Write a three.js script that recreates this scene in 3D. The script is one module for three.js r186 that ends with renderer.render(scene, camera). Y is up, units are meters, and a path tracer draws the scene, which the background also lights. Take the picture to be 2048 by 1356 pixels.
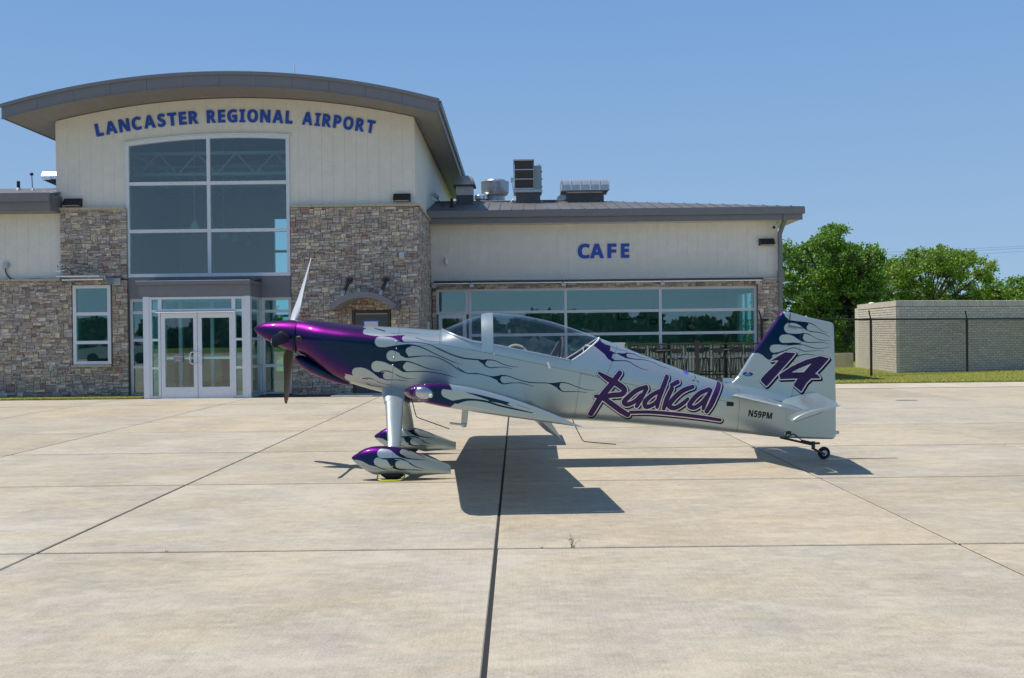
import * as THREE from 'three';
import { mergeGeometries } from 'three/addons/utils/BufferGeometryUtils.js';
import { FontLoader } from 'three/addons/loaders/FontLoader.js';
import { TextGeometry } from 'three/addons/geometries/TextGeometry.js';

// ---------------------------------------------------------------- camera, sky, sun, exposure
const scene = new THREE.Scene();
const camera = new THREE.PerspectiveCamera(35.79, 1024 / 678, 0.1, 3000);
camera.rotation.order = 'YXZ';
camera.position.set(0, 1.55, 0);
camera.rotation.set(-0.0048, 0.0048, -0.0117);
const renderer = new THREE.WebGLRenderer({ antialias: true });
renderer.setSize(1024, 678);
renderer.toneMapping = THREE.LinearToneMapping;
renderer.toneMappingExposure = 1.0;
renderer.shadowMap.enabled = true;
{ // clear blue sky, paler towards the horizon
  const W = 256, H = 256, d = new Float32Array(W * H * 4);
  const hor = [0.385, 0.56, 0.735], mid = [0.188, 0.365, 0.68], zen = [0.085, 0.165, 0.34];
  for (let r = 0; r < H; r++) {
    const s = Math.max(0, Math.sin(((r + 0.5) / H - 0.5) * Math.PI)), a = Math.min(1, s / 0.3), b = Math.max(0, (s - 0.3) / 0.7);
    const k = Math.pow(a, 0.75);
    for (let c = 0; c < W; c++) for (let i = 0; i < 4; i++) d[(r * W + c) * 4 + i] = i === 3 ? 1 : THREE.MathUtils.lerp(THREE.MathUtils.lerp(hor[i], mid[i], k), zen[i], Math.pow(b, 0.7));
  }
  const t = new THREE.DataTexture(d, W, H, THREE.RGBAFormat, THREE.FloatType);
  t.mapping = THREE.EquirectangularReflectionMapping; t.magFilter = THREE.LinearFilter; t.needsUpdate = true;
  scene.background = t; scene.environment = t;
}
const sun = new THREE.DirectionalLight(new THREE.Color(1, 0.945, 0.86), 4.4);
sun.position.set(-0.475 * 60, 60, 0.015 * 60 - 20);
sun.target.position.set(0, 0, -20); scene.add(sun, sun.target);
sun.castShadow = true; sun.shadow.mapSize.set(4096, 4096);
Object.assign(sun.shadow.camera, { left: -30, right: 30, top: 30, bottom: -30, near: 1, far: 140 });

// ---------------------------------------------------------------- helpers
let seed = 12345;
const rnd = () => { seed = (seed + 0x6d2b79f5) | 0; let t = Math.imul(seed ^ (seed >>> 15), 1 | seed); t = (t + Math.imul(t ^ (t >>> 7), 61 | t)) ^ t; return ((t ^ (t >>> 14)) >>> 0) / 4294967296; };
const rr = (a, b) => a + (b - a) * rnd(), pick = (a) => a[Math.floor(rnd() * a.length)];
const { lerp, clamp } = THREE.MathUtils;
const V = (x, y, z) => new THREE.Vector3(x, y, z);
const C = (r, g, b) => new THREE.Color().setRGB(r, g, b);
const used = {};
const numbered = (n) => { const k = (used[n] = (used[n] ?? -1) + 1); return k ? n + '_' + String(k).padStart(3, '0') : n; };
function tag(o, label, category, group, kind) {
  if (label) o.userData.label = label;
  if (category) o.userData.category = category;
  if (group) o.userData.group = group;
  if (kind) o.userData.kind = kind;
  return o;
}
function thing(name, label, category, pos = [0, 0, 0], group, kind) {
  const o = new THREE.Group(); o.name = numbered(name); o.position.set(...pos); scene.add(o);
  return tag(o, label, category, group, kind);
}
function grp(name, parent) { const o = new THREE.Group(); o.name = name; parent.add(o); return o; }
function put(parent, name, geo, mat, label) {
  const m = new THREE.Mesh(Array.isArray(geo) ? merge(geo) : geo, mat);
  m.name = parent === scene ? numbered(name) : name; m.castShadow = m.receiveShadow = true; parent.add(m);
  if (label) m.userData.label = label;
  return m;
}
function stuff(o) { o.userData.kind = 'stuff'; return o; }
function flat(g) { // plain non-indexed copy with position, normal, uv only
  const n = g.index ? g.toNonIndexed() : g.clone();
  for (const k of Object.keys(n.attributes)) if (!['position', 'normal', 'uv', 'color'].includes(k)) n.deleteAttribute(k);
  if (!n.attributes.normal) n.computeVertexNormals();
  if (!n.attributes.uv) n.setAttribute('uv', new THREE.BufferAttribute(new Float32Array(n.attributes.position.count * 2), 2));
  n.clearGroups(); return n;
}
const merge = (a) => (a.length === 1 ? flat(a[0]) : mergeGeometries(a.map(flat)));
function muv(g0, s = 1, ox = 0, oy = 0) { // uv in metres, laid on each face along its own axes
  const g = flat(g0), p = g.attributes.position, n = g.attributes.normal, u = g.attributes.uv;
  for (let i = 0; i < p.count; i++) {
    const ax = Math.abs(n.getX(i)), ay = Math.abs(n.getY(i)), az = Math.abs(n.getZ(i));
    if (ay >= ax && ay >= az) u.setXY(i, p.getX(i) * s + ox, p.getZ(i) * s + oy);
    else if (az >= ax) u.setXY(i, p.getX(i) * s + ox, p.getY(i) * s + oy);
    else u.setXY(i, p.getZ(i) * s + ox, p.getY(i) * s + oy);
  }
  return g;
}
function box(x0, x1, y0, y1, z0, z1) {
  const g = new THREE.BoxGeometry(Math.abs(x1 - x0), Math.abs(y1 - y0), Math.abs(z1 - z0));
  g.translate((x0 + x1) / 2, (y0 + y1) / 2, (z0 + z1) / 2); return muv(g);
}
function tube(pts, r, seg = 8, n, closed = false) {
  const c = new THREE.CatmullRomCurve3(pts.map((p) => V(...p)), closed, 'centripetal');
  return new THREE.TubeGeometry(c, n ?? pts.length * 5, r, seg, closed);
}
function rod(a, b, r, seg = 8, r2 = r) {
  const A = V(...a), B = V(...b), d = B.clone().sub(A), g = new THREE.CylinderGeometry(r2, r, d.length(), seg);
  g.applyQuaternion(new THREE.Quaternion().setFromUnitVectors(V(0, 1, 0), d.normalize())); g.translate((A.x + B.x) / 2, (A.y + B.y) / 2, (A.z + B.z) / 2); return g;
}
function bar(a, b, w, h) { // rectangular bar between two points
  const A = V(...a), B = V(...b), g = new THREE.BoxGeometry(w, h, A.distanceTo(B)), o = new THREE.Object3D();
  o.position.copy(A).lerp(B, 0.5); o.lookAt(B); o.updateMatrix(); g.applyMatrix4(o.matrix); return g;
}
function prism(pts, z0, z1, holes = []) { // outline in x,y drawn out along z
  const s = new THREE.Shape(pts.map((p) => new THREE.Vector2(p[0], p[1])));
  for (const h of holes) s.holes.push(new THREE.Path(h.map((p) => new THREE.Vector2(p[0], p[1]))));
  const g = new THREE.ExtrudeGeometry(s, { depth: Math.abs(z1 - z0), bevelEnabled: false, curveSegments: 4 });
  g.translate(0, 0, Math.min(z0, z1)); return muv(g);
}
const sideways = (x0, d) => new THREE.Matrix4().makeBasis(V(0, 0, 1), V(0, 1, 0), V(-1, 0, 0)).setPosition(x0 + d, 0, 0); // turns a prism drawn in z, y so that it runs along x
function lathe(pts, seg = 24) { return new THREE.LatheGeometry(pts.map((p) => new THREE.Vector2(Math.max(p[0], 0.0001), p[1])), seg); }

// periodic value noise, for the grain of the materials
function noiseGrid(n, s) { const a = new Float32Array(n * n); let q = s * 7919 + 13; for (let i = 0; i < n * n; i++) { q = (Math.imul(q, 1664525) + 1013904223) | 0; a[i] = (q >>> 8) / 16777216; } return a; }
function vnoise(g, n, x, y) {
  let xi = Math.floor(x), yi = Math.floor(y); const fx = x - xi, fy = y - yi, sx = fx * fx * (3 - 2 * fx), sy = fy * fy * (3 - 2 * fy);
  xi = ((xi % n) + n) % n; yi = ((yi % n) + n) % n; const x1 = (xi + 1) % n, y1 = (yi + 1) % n;
  return lerp(lerp(g[yi * n + xi], g[yi * n + x1], sx), lerp(g[y1 * n + xi], g[y1 * n + x1], sx), sy);
}
function texture(size, srgb, fn, sy = size) { // fn(u, v) -> [r, g, b] as 0..1
  const d = new Uint8Array(size * sy * 4);
  for (let y = 0; y < sy; y++) for (let x = 0; x < size; x++) { const c = fn(x / size, y / sy), i = (y * size + x) * 4; d[i] = clamp(c[0], 0, 1) * 255; d[i + 1] = clamp(c[1], 0, 1) * 255; d[i + 2] = clamp(c[2], 0, 1) * 255; d[i + 3] = 255; }
  const t = new THREE.DataTexture(d, size, sy); t.wrapS = t.wrapT = THREE.RepeatWrapping; t.magFilter = THREE.LinearFilter;
  if (srgb) t.colorSpace = THREE.SRGBColorSpace; t.needsUpdate = true; return t;
}
const rep = (t, a, b = a) => { const q = t.clone(); q.repeat.set(a, b); q.needsUpdate = true; return q; };
const G = [4, 8, 16, 32, 64, 128, 256].map((n, i) => [n, noiseGrid(n, i + 3)]);
const N = (k, u, v, mx = 1, my = 1) => vnoise(G[k][1], G[k][0], u * G[k][0] * mx, v * G[k][0] * my);
const grey = (f) => (u, v) => { const c = f(u, v); return [c, c, c]; };

// ---------------------------------------------------------------- materials
const std = (color, roughness, o = {}) => new THREE.MeshStandardMaterial({ color, roughness, ...o });
const phys = (color, roughness, o = {}) => new THREE.MeshPhysicalMaterial({ color, roughness, ...o });
const grainMap = texture(512, true, grey((u, v) => 0.945 + 0.03 * N(2, u, v) + 0.04 * N(5, u, v)));
const mottle = texture(512, true, grey((u, v) => 0.85 + 0.10 * N(1, u, v) + 0.06 * N(3, u, v) + 0.06 * N(5, u, v)));
const fineBump = texture(512, false, grey((u, v) => 0.5 * N(4, u, v) + 0.5 * N(6, u, v)));
const M = {
  cream: std(C(0.79, 0.765, 0.68), 0.55, { map: rep(grainMap, 0.35) }),
  greyMetal: std(C(0.195, 0.197, 0.212), 0.5, { map: rep(grainMap, 0.4), metalness: 0.0 }),
  soffit: std(C(0.26, 0.25, 0.235), 0.6, { map: rep(grainMap, 0.4) }),
  roofMetal: std(C(0.17, 0.165, 0.165), 0.55, { map: rep(mottle, 0.3), metalness: 0.15 }),
  alu: std(C(0.62, 0.65, 0.69), 0.42, { metalness: 0.25, map: rep(grainMap, 0.7) }),
  whiteAlu: std(C(0.74, 0.78, 0.83), 0.4, { metalness: 0.1, map: rep(grainMap, 0.7) }),
  brightAlu: std(C(0.82, 0.83, 0.85), 0.25, { metalness: 0.8 }),
  galv: std(C(0.52, 0.56, 0.60), 0.42, { metalness: 0.65, map: rep(mottle, 1.5) }),
  darkSteel: std(C(0.055, 0.058, 0.065), 0.5, { metalness: 0.2 }),
  curbGrey: std(C(0.115, 0.118, 0.125), 0.65, { map: rep(mottle, 0.8) }),
  black: std(C(0.018, 0.018, 0.02), 0.5),
  rubber: std(C(0.022, 0.022, 0.023), 0.8, { bumpMap: rep(fineBump, 4), bumpScale: 0.002 }),
  glass: phys(C(0.56, 0.88, 0.86), 0.0, { transmission: 1, thickness: 0, ior: 2.15 }),
  clearGlass: phys(C(0.80, 0.88, 0.88), 0.0, { transmission: 1, thickness: 0, ior: 1.5 }),
  capStone: std(C(0.56, 0.49, 0.36), 0.85, { map: rep(mottle, 0.9), bumpMap: rep(fineBump, 1), bumpScale: 0.006 }),
  mortar: std(C(0.15, 0.135, 0.12), 0.95),
  blue: std(C(0.015, 0.072, 0.43), 0.4),
  plaster: std(C(0.72, 0.70, 0.66), 0.9),
  floor: std(C(0.30, 0.27, 0.23), 0.5),
  white: std(C(0.80, 0.80, 0.78), 0.5),
};
const LIV={
hull:[
['d',0,[-2794,1983,-1967,1972,-1805,1723,-1777,1645,-1591,1544,-1572,1545,-1462,1543,-1344,1549,-1302,1546,-1342,1514,-1311,1470,-1375,1481,-1341,1455,-1274,1441,-1223,1432,-1291,1382,-1267,1306,-1208,1297,-1267,1293,-1351,1332,-1428,1253,-1343,1256,-1293,1243,-1332,1188,-1294,1133,-1353,1137,-1463,1215,-1599,1140,-1540,1144,-1540,1123,-1566,1097,-1541,1042,-1499,1031,-1575,1055,-1728,1060,-1694,1044,-1753,1032,-1729,974,-1771,989,-1847,1054,-1940,1097,-2022,1112,-1941,1020,-2000,997,-2774,1162]],
['s',1,[-1790,1656,29,-1688,1651,29,-1578,1647,21,-1372,1639,12]],
['s',1,[-1757,1600,72,-1695,1592,79,-1617,1574,60,-1548,1558,29,-1496,1550,10]],
['s',1,[-1588,1479,124,-1536,1476,122,-1468,1476,101,-1409,1468,69,-1341,1455,34,-1282,1446,9]],
['s',1,[-1455,1315,127,-1411,1306,111,-1360,1294,69,-1301,1288,29,-1233,1288,7]],
['s',1,[-1631,1195,129,-1565,1186,122,-1497,1173,90,-1429,1154,60,-1353,1125,33,-1295,1110,9]],
['s',1,[-1868,1124,117,-1803,1120,122,-1727,1091,103,-1660,1056,72,-1584,1021,43,-1465,995,12]],
['s',1,[-1997,1066,56,-1908,1042,96,-1801,1010,93,-1679,971,56,-1557,952,15]],
['s',1,[-1849,984,93,-1597,890,81,-1367,830,93]],
['d',1,[-1428,1543,7,-1310,1547,7,-1242,1536,7,-1174,1516,6,-1037,1481,4,-927,1469,3,-834,1463,2]],
['d',1,[-1383,1481,9,-1316,1470,8,-1172,1468,6,-1037,1443,7,-919,1393,7,-751,1319,7,-624,1281,7,-548,1270,8,-444,1260,10]],
['d',1,[-1673,1636,7,-1563,1606,12,-1500,1584,7,-1431,1574,4,-1314,1581,3,-1229,1575,3,-1127,1563,2]],
['d',1,[-1392,1426,14,-1341,1435,14,-1257,1441,12,-1172,1427,13,-1088,1397,11,-962,1334,9,-836,1275,8,-735,1231,5,-642,1200,2]],
['d',1,[-1351,1328,21,-1292,1299,17,-1216,1301,14,-1089,1310,9,-980,1302,9,-878,1267,9,-769,1202,9,-685,1142,9,-601,1107,8,-446,1094,7]],
['d',1,[-1428,1244,12,-1343,1252,12,-1259,1245,12,-1175,1216,12,-1049,1167,8,-964,1148,5,-880,1140,2]],
['d',1,[-1378,1172,22,-1328,1135,14,-1260,1130,10,-1125,1133,9,-990,1120,9,-855,1093,7,-720,1055,3]],
['d',1,[-1616,1123,9,-1557,1141,10,-1497,1137,10,-1413,1096,10,-1329,1061,7,-1261,1049,4,-1185,1048,2]],
['d',1,[-1575,1059,14,-1524,1038,10,-1465,1037,7,-1380,1034,6,-1270,1020,2]],
['d',1,[-1813,1051,7,-1728,1058,9,-1660,1029,8,-1584,996,5,-1482,976,3]],
['d',1,[-1758,989,12,-1712,967,7,-1652,960,5,-1551,952,2]],
['d',1,[-1016,1439,5,-890,1371,6,-764,1313,6,-637,1276,8,-485,1258,10]],
['d',1,[-377,1256,13,-281,1248,9,-180,1204,8,-78,1174,5,-2,1168,3]],
['d',1,[-390,1194,15,-333,1165,10,-257,1169,8,-155,1168,5,-79,1149,3]],
['d',1,[-702,1172,9,-601,1107,9,-474,1099,9,-347,1068,10]],
['d',1,[-207,1073,15,-131,1067,10,-4,1023,9,124,989,9,200,984,8,328,980,9]],
['d',1,[-233,1007,21,-183,978,13,-81,986,9,22,984,8,98,964,5,168,941,3]],
['d',1,[482,985,12,559,974,9,674,930,8,790,894,5,880,888,3]],
['d',1,[456,914,18,507,881,10,609,876,8,712,872,5,790,860,3]],
['d',1,[1086,1225,14,1183,1223,10,1279,1216,9,1361,1169,8,1443,1127,6,1528,1107,2]],
['d',1,[1284,1311,12,1373,1295,9,1456,1258,6,1546,1240,3,1606,1233,2]],
['d',1,[1252,1263,16,1360,1240,10,1482,1227,7,1580,1204,6,1704,1145,5,1801,1117,2]],
['d',1,[1102,1388,4,1201,1350,4,1313,1330,3]],
['d',0,[-485,1263,-421,1259,-358,1259,-384,1206,-352,1168,-409,1206,-460,1245]],
['d',0,[-373,1075,-284,1065,-188,1079,-218,1032,-189,981,-259,1024,-309,1049]],
['d',0,[303,983,392,979,489,989,466,940,494,891,417,938,366,964]],
['d',0,[983,1481,883,1409,1007,1303,1045,1246,1096,1217,1139,1219,1089,1261,1110,1301,1172,1313,1237,1306,1302,1314,1272,1283,1300,1249,1221,1271,1149,1311,1077,1343,1098,1396,1034,1415,987,1447]],
['s',1,[-1302,1513,72,-1232,1507,69,-1173,1492,38,-1088,1471,17]],
['s',1,[-1249,1368,93,-1173,1367,101,-1106,1350,75,-1038,1328,34]],
['s',1,[-1287,1187,84,-1226,1185,79,-1150,1169,55,-1074,1151,21]],
['s',1,[-1522,1084,86,-1464,1079,79,-1397,1058,43,-1329,1046,12]],
['s',1,[-1725,1021,57,-1677,1010,53,-1618,988,27,-1567,972,10]],
['s',1,[-1516,1604,50,-1453,1602,48,-1393,1595,26,-1315,1586,10]],
['s',1,[-356,1212,57,-295,1205,51,-218,1189,23]],
['s',1,[-176,1031,64,-106,1022,59,-17,1000,26]],
['s',1,[503,935,64,571,925,59,674,900,21]]],
fin:[
['d',0,[2801,1287,2833,1300,2991,1533,3099,1690,3153,1752,3195,1769,3217,1720,3267,1678,3384,1659,3478,1651,3500,1624,3464,1580,3477,1545,3418,1510,3445,1518,3427,1457,3453,1421,3381,1387,3203,1380,3238,1335,3166,1301,3113,1270,3059,1231,3018,1201,2979,1223,2934,1264,2886,1288]],
['s',1,[3263,1581,125,3330,1575,125,3383,1559,99,3436,1541,60,3481,1531,17]],
['s',1,[3190,1454,99,3248,1455,99,3311,1445,72,3373,1422,38,3426,1411,9]],
['s',1,[3073,1337,96,3140,1343,86,3221,1358,57,3292,1352,26,3381,1362,21,3434,1350,12]],
['s',1,[3078,1242,51,3148,1239,60,3237,1260,51,3291,1281,43]],
['d',1,[3473,1646,10,3527,1635,10,3580,1605,9,3633,1562,8,3686,1533,5,3731,1519,2]],
['d',1,[3464,1576,17,3508,1544,11,3561,1533,9,3633,1525,8,3695,1502,6,3753,1472,2]],
['d',1,[3259,1662,9,3348,1659,10,3455,1649,10]],
['d',1,[3293,1507,7,3374,1510,7,3445,1517,9,3490,1509,9,3543,1482,9,3605,1446,8,3676,1431,5,3752,1428,2]],
['d',1,[3426,1435,15,3471,1412,10,3542,1406,9,3631,1408,8,3694,1400,5,3756,1382,2]],
['d',1,[3150,1389,10,3239,1378,9,3346,1383,8,3426,1380,8,3497,1359,8,3568,1338,7,3649,1333,6,3720,1343,4,3756,1354,2]],
['d',1,[3113,1284,12,3202,1307,10,3274,1338,9,3327,1343,9,3381,1325,9,3443,1303,8,3523,1303,6,3613,1309,4,3684,1301,2]],
['d',1,[3335,1237,10,3407,1257,9,3487,1266,8,3576,1251,5]],
['d',1,[3281,1189,4,3343,1170,3]],
['d',0,[3384,1652,3482,1651,3500,1628,3473,1593,3486,1562,3437,1573]],
['d',0,[3293,1501,3374,1509,3447,1518,3427,1483,3425,1448,3449,1419,3382,1435,3333,1471]],
['s',1,[3513,1584,72,3562,1575,65,3615,1556,31,3668,1533,9]],
['s',1,[3462,1470,65,3516,1460,62,3578,1437,38,3649,1422,9]],
['n',0,[3211,1288,3328,1278,3290,1230,3164,1093,3065,984,3015,927,2979,892,2919,955,2923,977,2968,1029,3067,1121,3139,1197,3103,1202,3045,1194]],
['n',0,[3639,1237,3737,1209,3646,1107,3563,1028,3602,1016,3629,978,3524,978,3466,926,3402,824,3324,888,3325,910,3370,982,3152,976,3141,1025,3289,1118,3469,1195]],
['n',0,[3544,1163,3438,1047,3351,1046,3271,1047,3369,1095]]],
wing:[
['d',0,[-1130,1081,-1078,1149,-1001,1200,-821,1180,-766,1150,-681,1114,-574,1081,-446,1042,-275,993,-181,966,-215,949,-156,918,-275,958,-404,982,-532,1001,-640,981,-683,947,-735,896,-875,950,-1067,1016]],
['s',1,[-733,1055,87,-652,1032,105,-532,1009,64,-382,977,23]],
['d',1,[-683,964,41,-554,992,20,-404,977,17,-276,937,15,-104,896,12,3,871,6]],
['d',1,[-232,975,29,-181,970,17,-104,939,12,-18,908,6]]],
pant:[
['d',0,[-1844,224,-1815,328,-1577,401,-1293,387,-1199,319,-1257,234,-1295,239,-1105,222,-1181,233,-1294,263,-1390,241,-1352,226,-1304,225,-1353,169,-1344,121,-1400,151,-1447,228,-1503,238,-1589,173,-1561,153,-1637,173,-1712,213,-1769,223]],
['s',1,[-1503,295,93,-1446,286,99,-1370,269,62,-1304,249,21]],
['s',1,[-1542,210,86,-1504,181,99,-1457,147,51,-1420,122,14]],
['d',1,[-1580,172,14,-1533,148,10,-1476,125,8,-1420,111,3]],
['d',1,[-1389,322,16,-1313,268,16,-1238,239,12,-1153,225,8,-1048,210,3]],
['d',1,[-1503,243,8,-1390,241,12,-1295,235,14,-1219,195,14,-1144,147,9,-1049,117,3]],
['d',1,[-1372,145,27,-1315,121,16,-1220,117,12,-1144,111,7,-1069,98,2]],
['d',1,[-1293,344,12,-1199,314,12,-1105,270,8,-1048,236,3]],
['s',1,[-1284,306,51,-1237,286,58,-1162,252,31]],
['s',1,[-1315,176,86,-1258,167,90,-1201,138,41,-1144,123,10]]],
word:[
['r',1,[1175,1081,51,1078,954,60,951,803,62,841,615,58]],
['r',1,[934,1085,25,1037,1017,56,1152,953,62,1229,884,58,1203,839,53,1087,826,51,983,812,47,889,817,31]],
['r',1,[993,786,51,1107,702,56,1195,638,56,1273,590,51]],
['r',1,[1488,916,37,1382,881,47,1276,801,51,1225,740,51,1254,714,47,1349,748,41,1423,819,35]],
['r',1,[1493,895,37,1423,778,47,1374,691,37]],
['r',1,[1647,866,37,1539,806,47,1470,730,51,1485,683,47,1570,707,41,1645,773,35]],
['r',1,[1744,1028,45,1690,906,51,1640,783,51,1618,675,35]],
['r',1,[1796,888,45,1736,771,51,1698,658,41]],
['r',1,[1797,930,41,1870,964,47]],
['r',1,[2051,904,41,1936,865,49,1816,769,53,1762,687,51,1826,660,47,1945,724,41,1988,765,31]],
['r',1,[2251,873,37,2140,829,47,2047,748,51,2009,681,49,2063,659,45,2160,714,41,2215,781,35]],
['r',1,[2272,862,37,2204,729,45,2176,646,35]],
['r',1,[2389,928,51,2313,779,58,2268,686,56,2219,612,47]],
['r',1,[1305,620,31,1527,618,33,1847,586,35,2169,542,35,2386,503,31]]],
};
// ---------------------------------------------------------------- ground, apron of concrete slabs, pavement, lawn
const concrete = texture(2048, true, (u, v) => {
  const broom = (N(6, u, v, 4, 0.05) - 0.5) * 0.024 + (N(6, u, v, 7, 0.1) - 0.5) * 0.022;
  const streak = (N(3, u, v, 0.5, 1) - 0.5) * 0.035 + (N(4, u, v, 0.5, 1) - 0.5) * 0.03 + (N(5, u, v, 0.5, 1) - 0.5) * 0.035;
  const blot = (N(0, u, v) - 0.5) * 0.07 + (N(1, u, v) - 0.5) * 0.06 + (N(2, u, v, 1, 2) - 0.5) * 0.055 + (N(4, u, v, 1, 2) - 0.5) * 0.055 + (N(5, u, v, 1, 1) - 0.5) * 0.05, fine = (N(6, u, v, 4, 4) - 0.5) * 0.12;
  const n6 = N(6, u + 0.37, v, 2, 2), spot = n6 > 0.955 ? -0.10 : n6 < 0.03 ? 0.05 : 0, w = (N(1, u, v, 1, 2) - 0.5) * 0.10 + (N(3, u, v, 1, 2) - 0.5) * 0.06;
  const k = 0.93 + broom + streak + blot + fine + spot;
  return [k + w * 0.2, k, k - 0.006 - w * 0.45];
});
const broomBump = texture(1024, false, grey((u, v) => 0.6 * N(6, u, v, 1, 0.04) + 0.4 * N(6, u, v, 3, 1)));
const slabMat = [[0.560, 0.476, 0.357], [0.535, 0.470, 0.372], [0.515, 0.445, 0.340], [0.545, 0.482, 0.385]].map((c) => std(C(...c), 0.92, { map: rep(concrete, 1 / 6.6), bumpMap: rep(broomBump, 1 / 1.8), bumpScale: 0.001 }));
const apron = thing('apron', 'pale concrete apron of large square slabs under the aircraft', null, [0, 0, 0], null, 'structure');
{
  const xs = []; for (let k = -7; k <= 7; k++) xs.push(k === 0 ? -0.17 : -0.17 + k * 3.335);
  const zs = [6.0, 2.6, -0.7, -4.1, -7.585, -11.03, -14.1, -17.2, -20.72, -24.15, -27.78];
  for (let j = 0; j < zs.length - 1; j++) for (let i = 0; i < xs.length - 1; i++) {
    if (zs[j + 1] < -27 && xs[i] < -2.9) continue;
    const gx0 = Math.abs(xs[i] + 0.17) < 0.01 ? 0.013 : 0.011, gx1 = Math.abs(xs[i + 1] + 0.17) < 0.01 ? 0.013 : 0.011, gz = zs[j] < -10 ? 0.033 : 0.021;
    const x0 = xs[i] + gx0 + rr(-0.003, 0.003), x1 = xs[i + 1] - gx1 + rr(-0.003, 0.003), z0 = zs[j] - gz, z1 = zs[j + 1] + gz;
    const s = new THREE.Shape([[x0, -z0], [x1, -z0], [x1, -z1], [x0, -z1]].map((p) => new THREE.Vector2(...p)));
    let g = new THREE.ExtrudeGeometry(s, { depth: 0.1, bevelEnabled: true, bevelThickness: 0.006, bevelSize: 0.006, bevelOffset: -0.006, bevelSegments: 1 });
    g.rotateX(-Math.PI / 2); g.translate(0, -0.106, 0); g = muv(g, 1, rr(0, 6.6), rr(0, 6.6));
    put(apron, 'slab', g, pick(slabMat));
  }
  // slabs that run up to the walls of the terminal
  for (const [x0, x1] of [[-16.9, -13.52], [-13.50, -10.18], [-10.16, -6.85], [-6.83, -3.51], [-3.49, -2.92]]) put(apron, 'slab', muv(box(x0, x1, -0.1, 0, -26.72, -24.156), 1, rr(0, 6), rr(0, 6)), slabMat[1]);
  const fill = put(apron, 'joint_sealant', box(-24, 24, -0.3, -0.008, -28, 6), std(C(0.022, 0.022, 0.023), 0.8)); fill.userData.label = 'dark sealant in the joints between the slabs';
}
{
  const far = put(scene, 'taxiway', muv(box(-70, 70, -0.3, -0.004, 6.01, 52), 1), std(C(0.53, 0.46, 0.355), 0.92, { map: rep(concrete, 1 / 6.6) })); tag(far, 'concrete taxiway behind the viewpoint, mirrored in the glass', null, null, 'structure');
  const grassTex = texture(512, true, (u, v) => { const a = N(2, u, v), b = N(4, u, v), c = N(6, u, v), k = 0.45 * a + 0.3 * b + 0.25 * c; return [0.46 + 0.34 * k, 0.56 + 0.24 * k, 0.20 + 0.16 * k]; });
  const ground = put(scene, 'ground', new THREE.PlaneGeometry(1600, 1600).rotateX(-Math.PI / 2).translate(0, -0.32, 0), std(C(0.36, 0.40, 0.28), 1, { map: rep(grassTex, 400) })); tag(ground, 'grassy ground around the airport', null, null, 'structure');
  const field = put(scene, 'field', muv(box(-220, 220, -0.3, -0.008, 52.01, 220), 1), std(C(0.34, 0.42, 0.26), 1, { map: rep(grassTex, 0.25) })); tag(field, 'mown grass field beyond the taxiway, mirrored in the glass', null, null, 'structure');
  const pave = put(scene, 'pavement', muv(box(-2.9, 24, -0.2, 0.006, -27.80, -30.22), 1), std(C(0.64, 0.57, 0.45), 0.9, { map: rep(concrete, 1 / 5) })); tag(pave, 'pale concrete strip between the apron and the lawn', null, null, 'structure');
  const lawnMat = std(C(0.86, 0.84, 0.52), 1, { map: rep(grassTex, 0.5), bumpMap: rep(fineBump, 2), bumpScale: 0.03 });
  // gently rising lawn round the brick enclosure
  const lg = new THREE.PlaneGeometry(50, 26, 50, 26).rotateX(-Math.PI / 2).translate(33, 0.03, -43.24);
  const lp = lg.attributes.position;
  for (let i = 0; i < lp.count; i++) { const z = -lp.getZ(i) - 30.24; lp.setY(i, 0.012 + 0.02 * Math.min(1, z / 2) + 0.03 * vnoise(G[2][1], 16, lp.getX(i), lp.getZ(i)) * Math.min(1, z)); }
  lg.computeVertexNormals();
  const lawn = put(scene, 'lawn', muv(lg, 1), lawnMat); tag(lawn, 'green lawn in front of the brick enclosure and chain link fence', null, null, 'structure');
  const bed = put(scene, 'verge', muv(box(-24, -9.56, -0.2, 0.02, -26.74, -27.85), 1), lawnMat); tag(bed, 'narrow grass verge along the foot of the stone wall', null, null, 'structure');
  const bed2 = put(scene, 'gravel_verge', muv(box(-6.78, -2.9, -0.2, 0.004, -26.74, -27.99), 1), std(C(0.09, 0.08, 0.07), 1, { map: rep(mottle, 1) })); tag(bed2, 'dark soil strip beside the entrance', null, null, 'structure');
  const step = put(scene, 'doorstep', muv(box(-4.75, -3.0, -0.2, 0.03, -26.6, -27.84), 1), std(C(0.58, 0.55, 0.48), 0.9, { map: rep(mottle, 0.6) })); tag(step, 'pale concrete doorstep below the dark side door', null, null, 'structure');
  // grass blades
  const blade = new THREE.BufferGeometry();
  { const p = [], u = []; for (let k = 0; k < 7; k++) { const a = k * 0.9, x = Math.cos(a * 2.3) * 0.035, z = Math.sin(a * 1.7) * 0.035, w = 0.006, h = 0.5 + 0.5 * ((k * 37) % 10) / 10, lx = Math.cos(a) * 0.35, lz = Math.sin(a) * 0.35; p.push(x - w * Math.cos(a + 1.5), 0, z - w * Math.sin(a + 1.5), x + w * Math.cos(a + 1.5), 0, z + w * Math.sin(a + 1.5), x + lx * 0.12, h, z + lz * 0.12); u.push(0, 0, 1, 0, 0.5, 1); } blade.setAttribute('position', new THREE.Float32BufferAttribute(p, 3)); blade.setAttribute('uv', new THREE.Float32BufferAttribute(u, 2)); blade.computeVertexNormals(); }
  const bladeMat = phys(C(0.33, 0.37, 0.08), 0.8, { transmission: 0.3, thickness: 0 });
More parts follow.
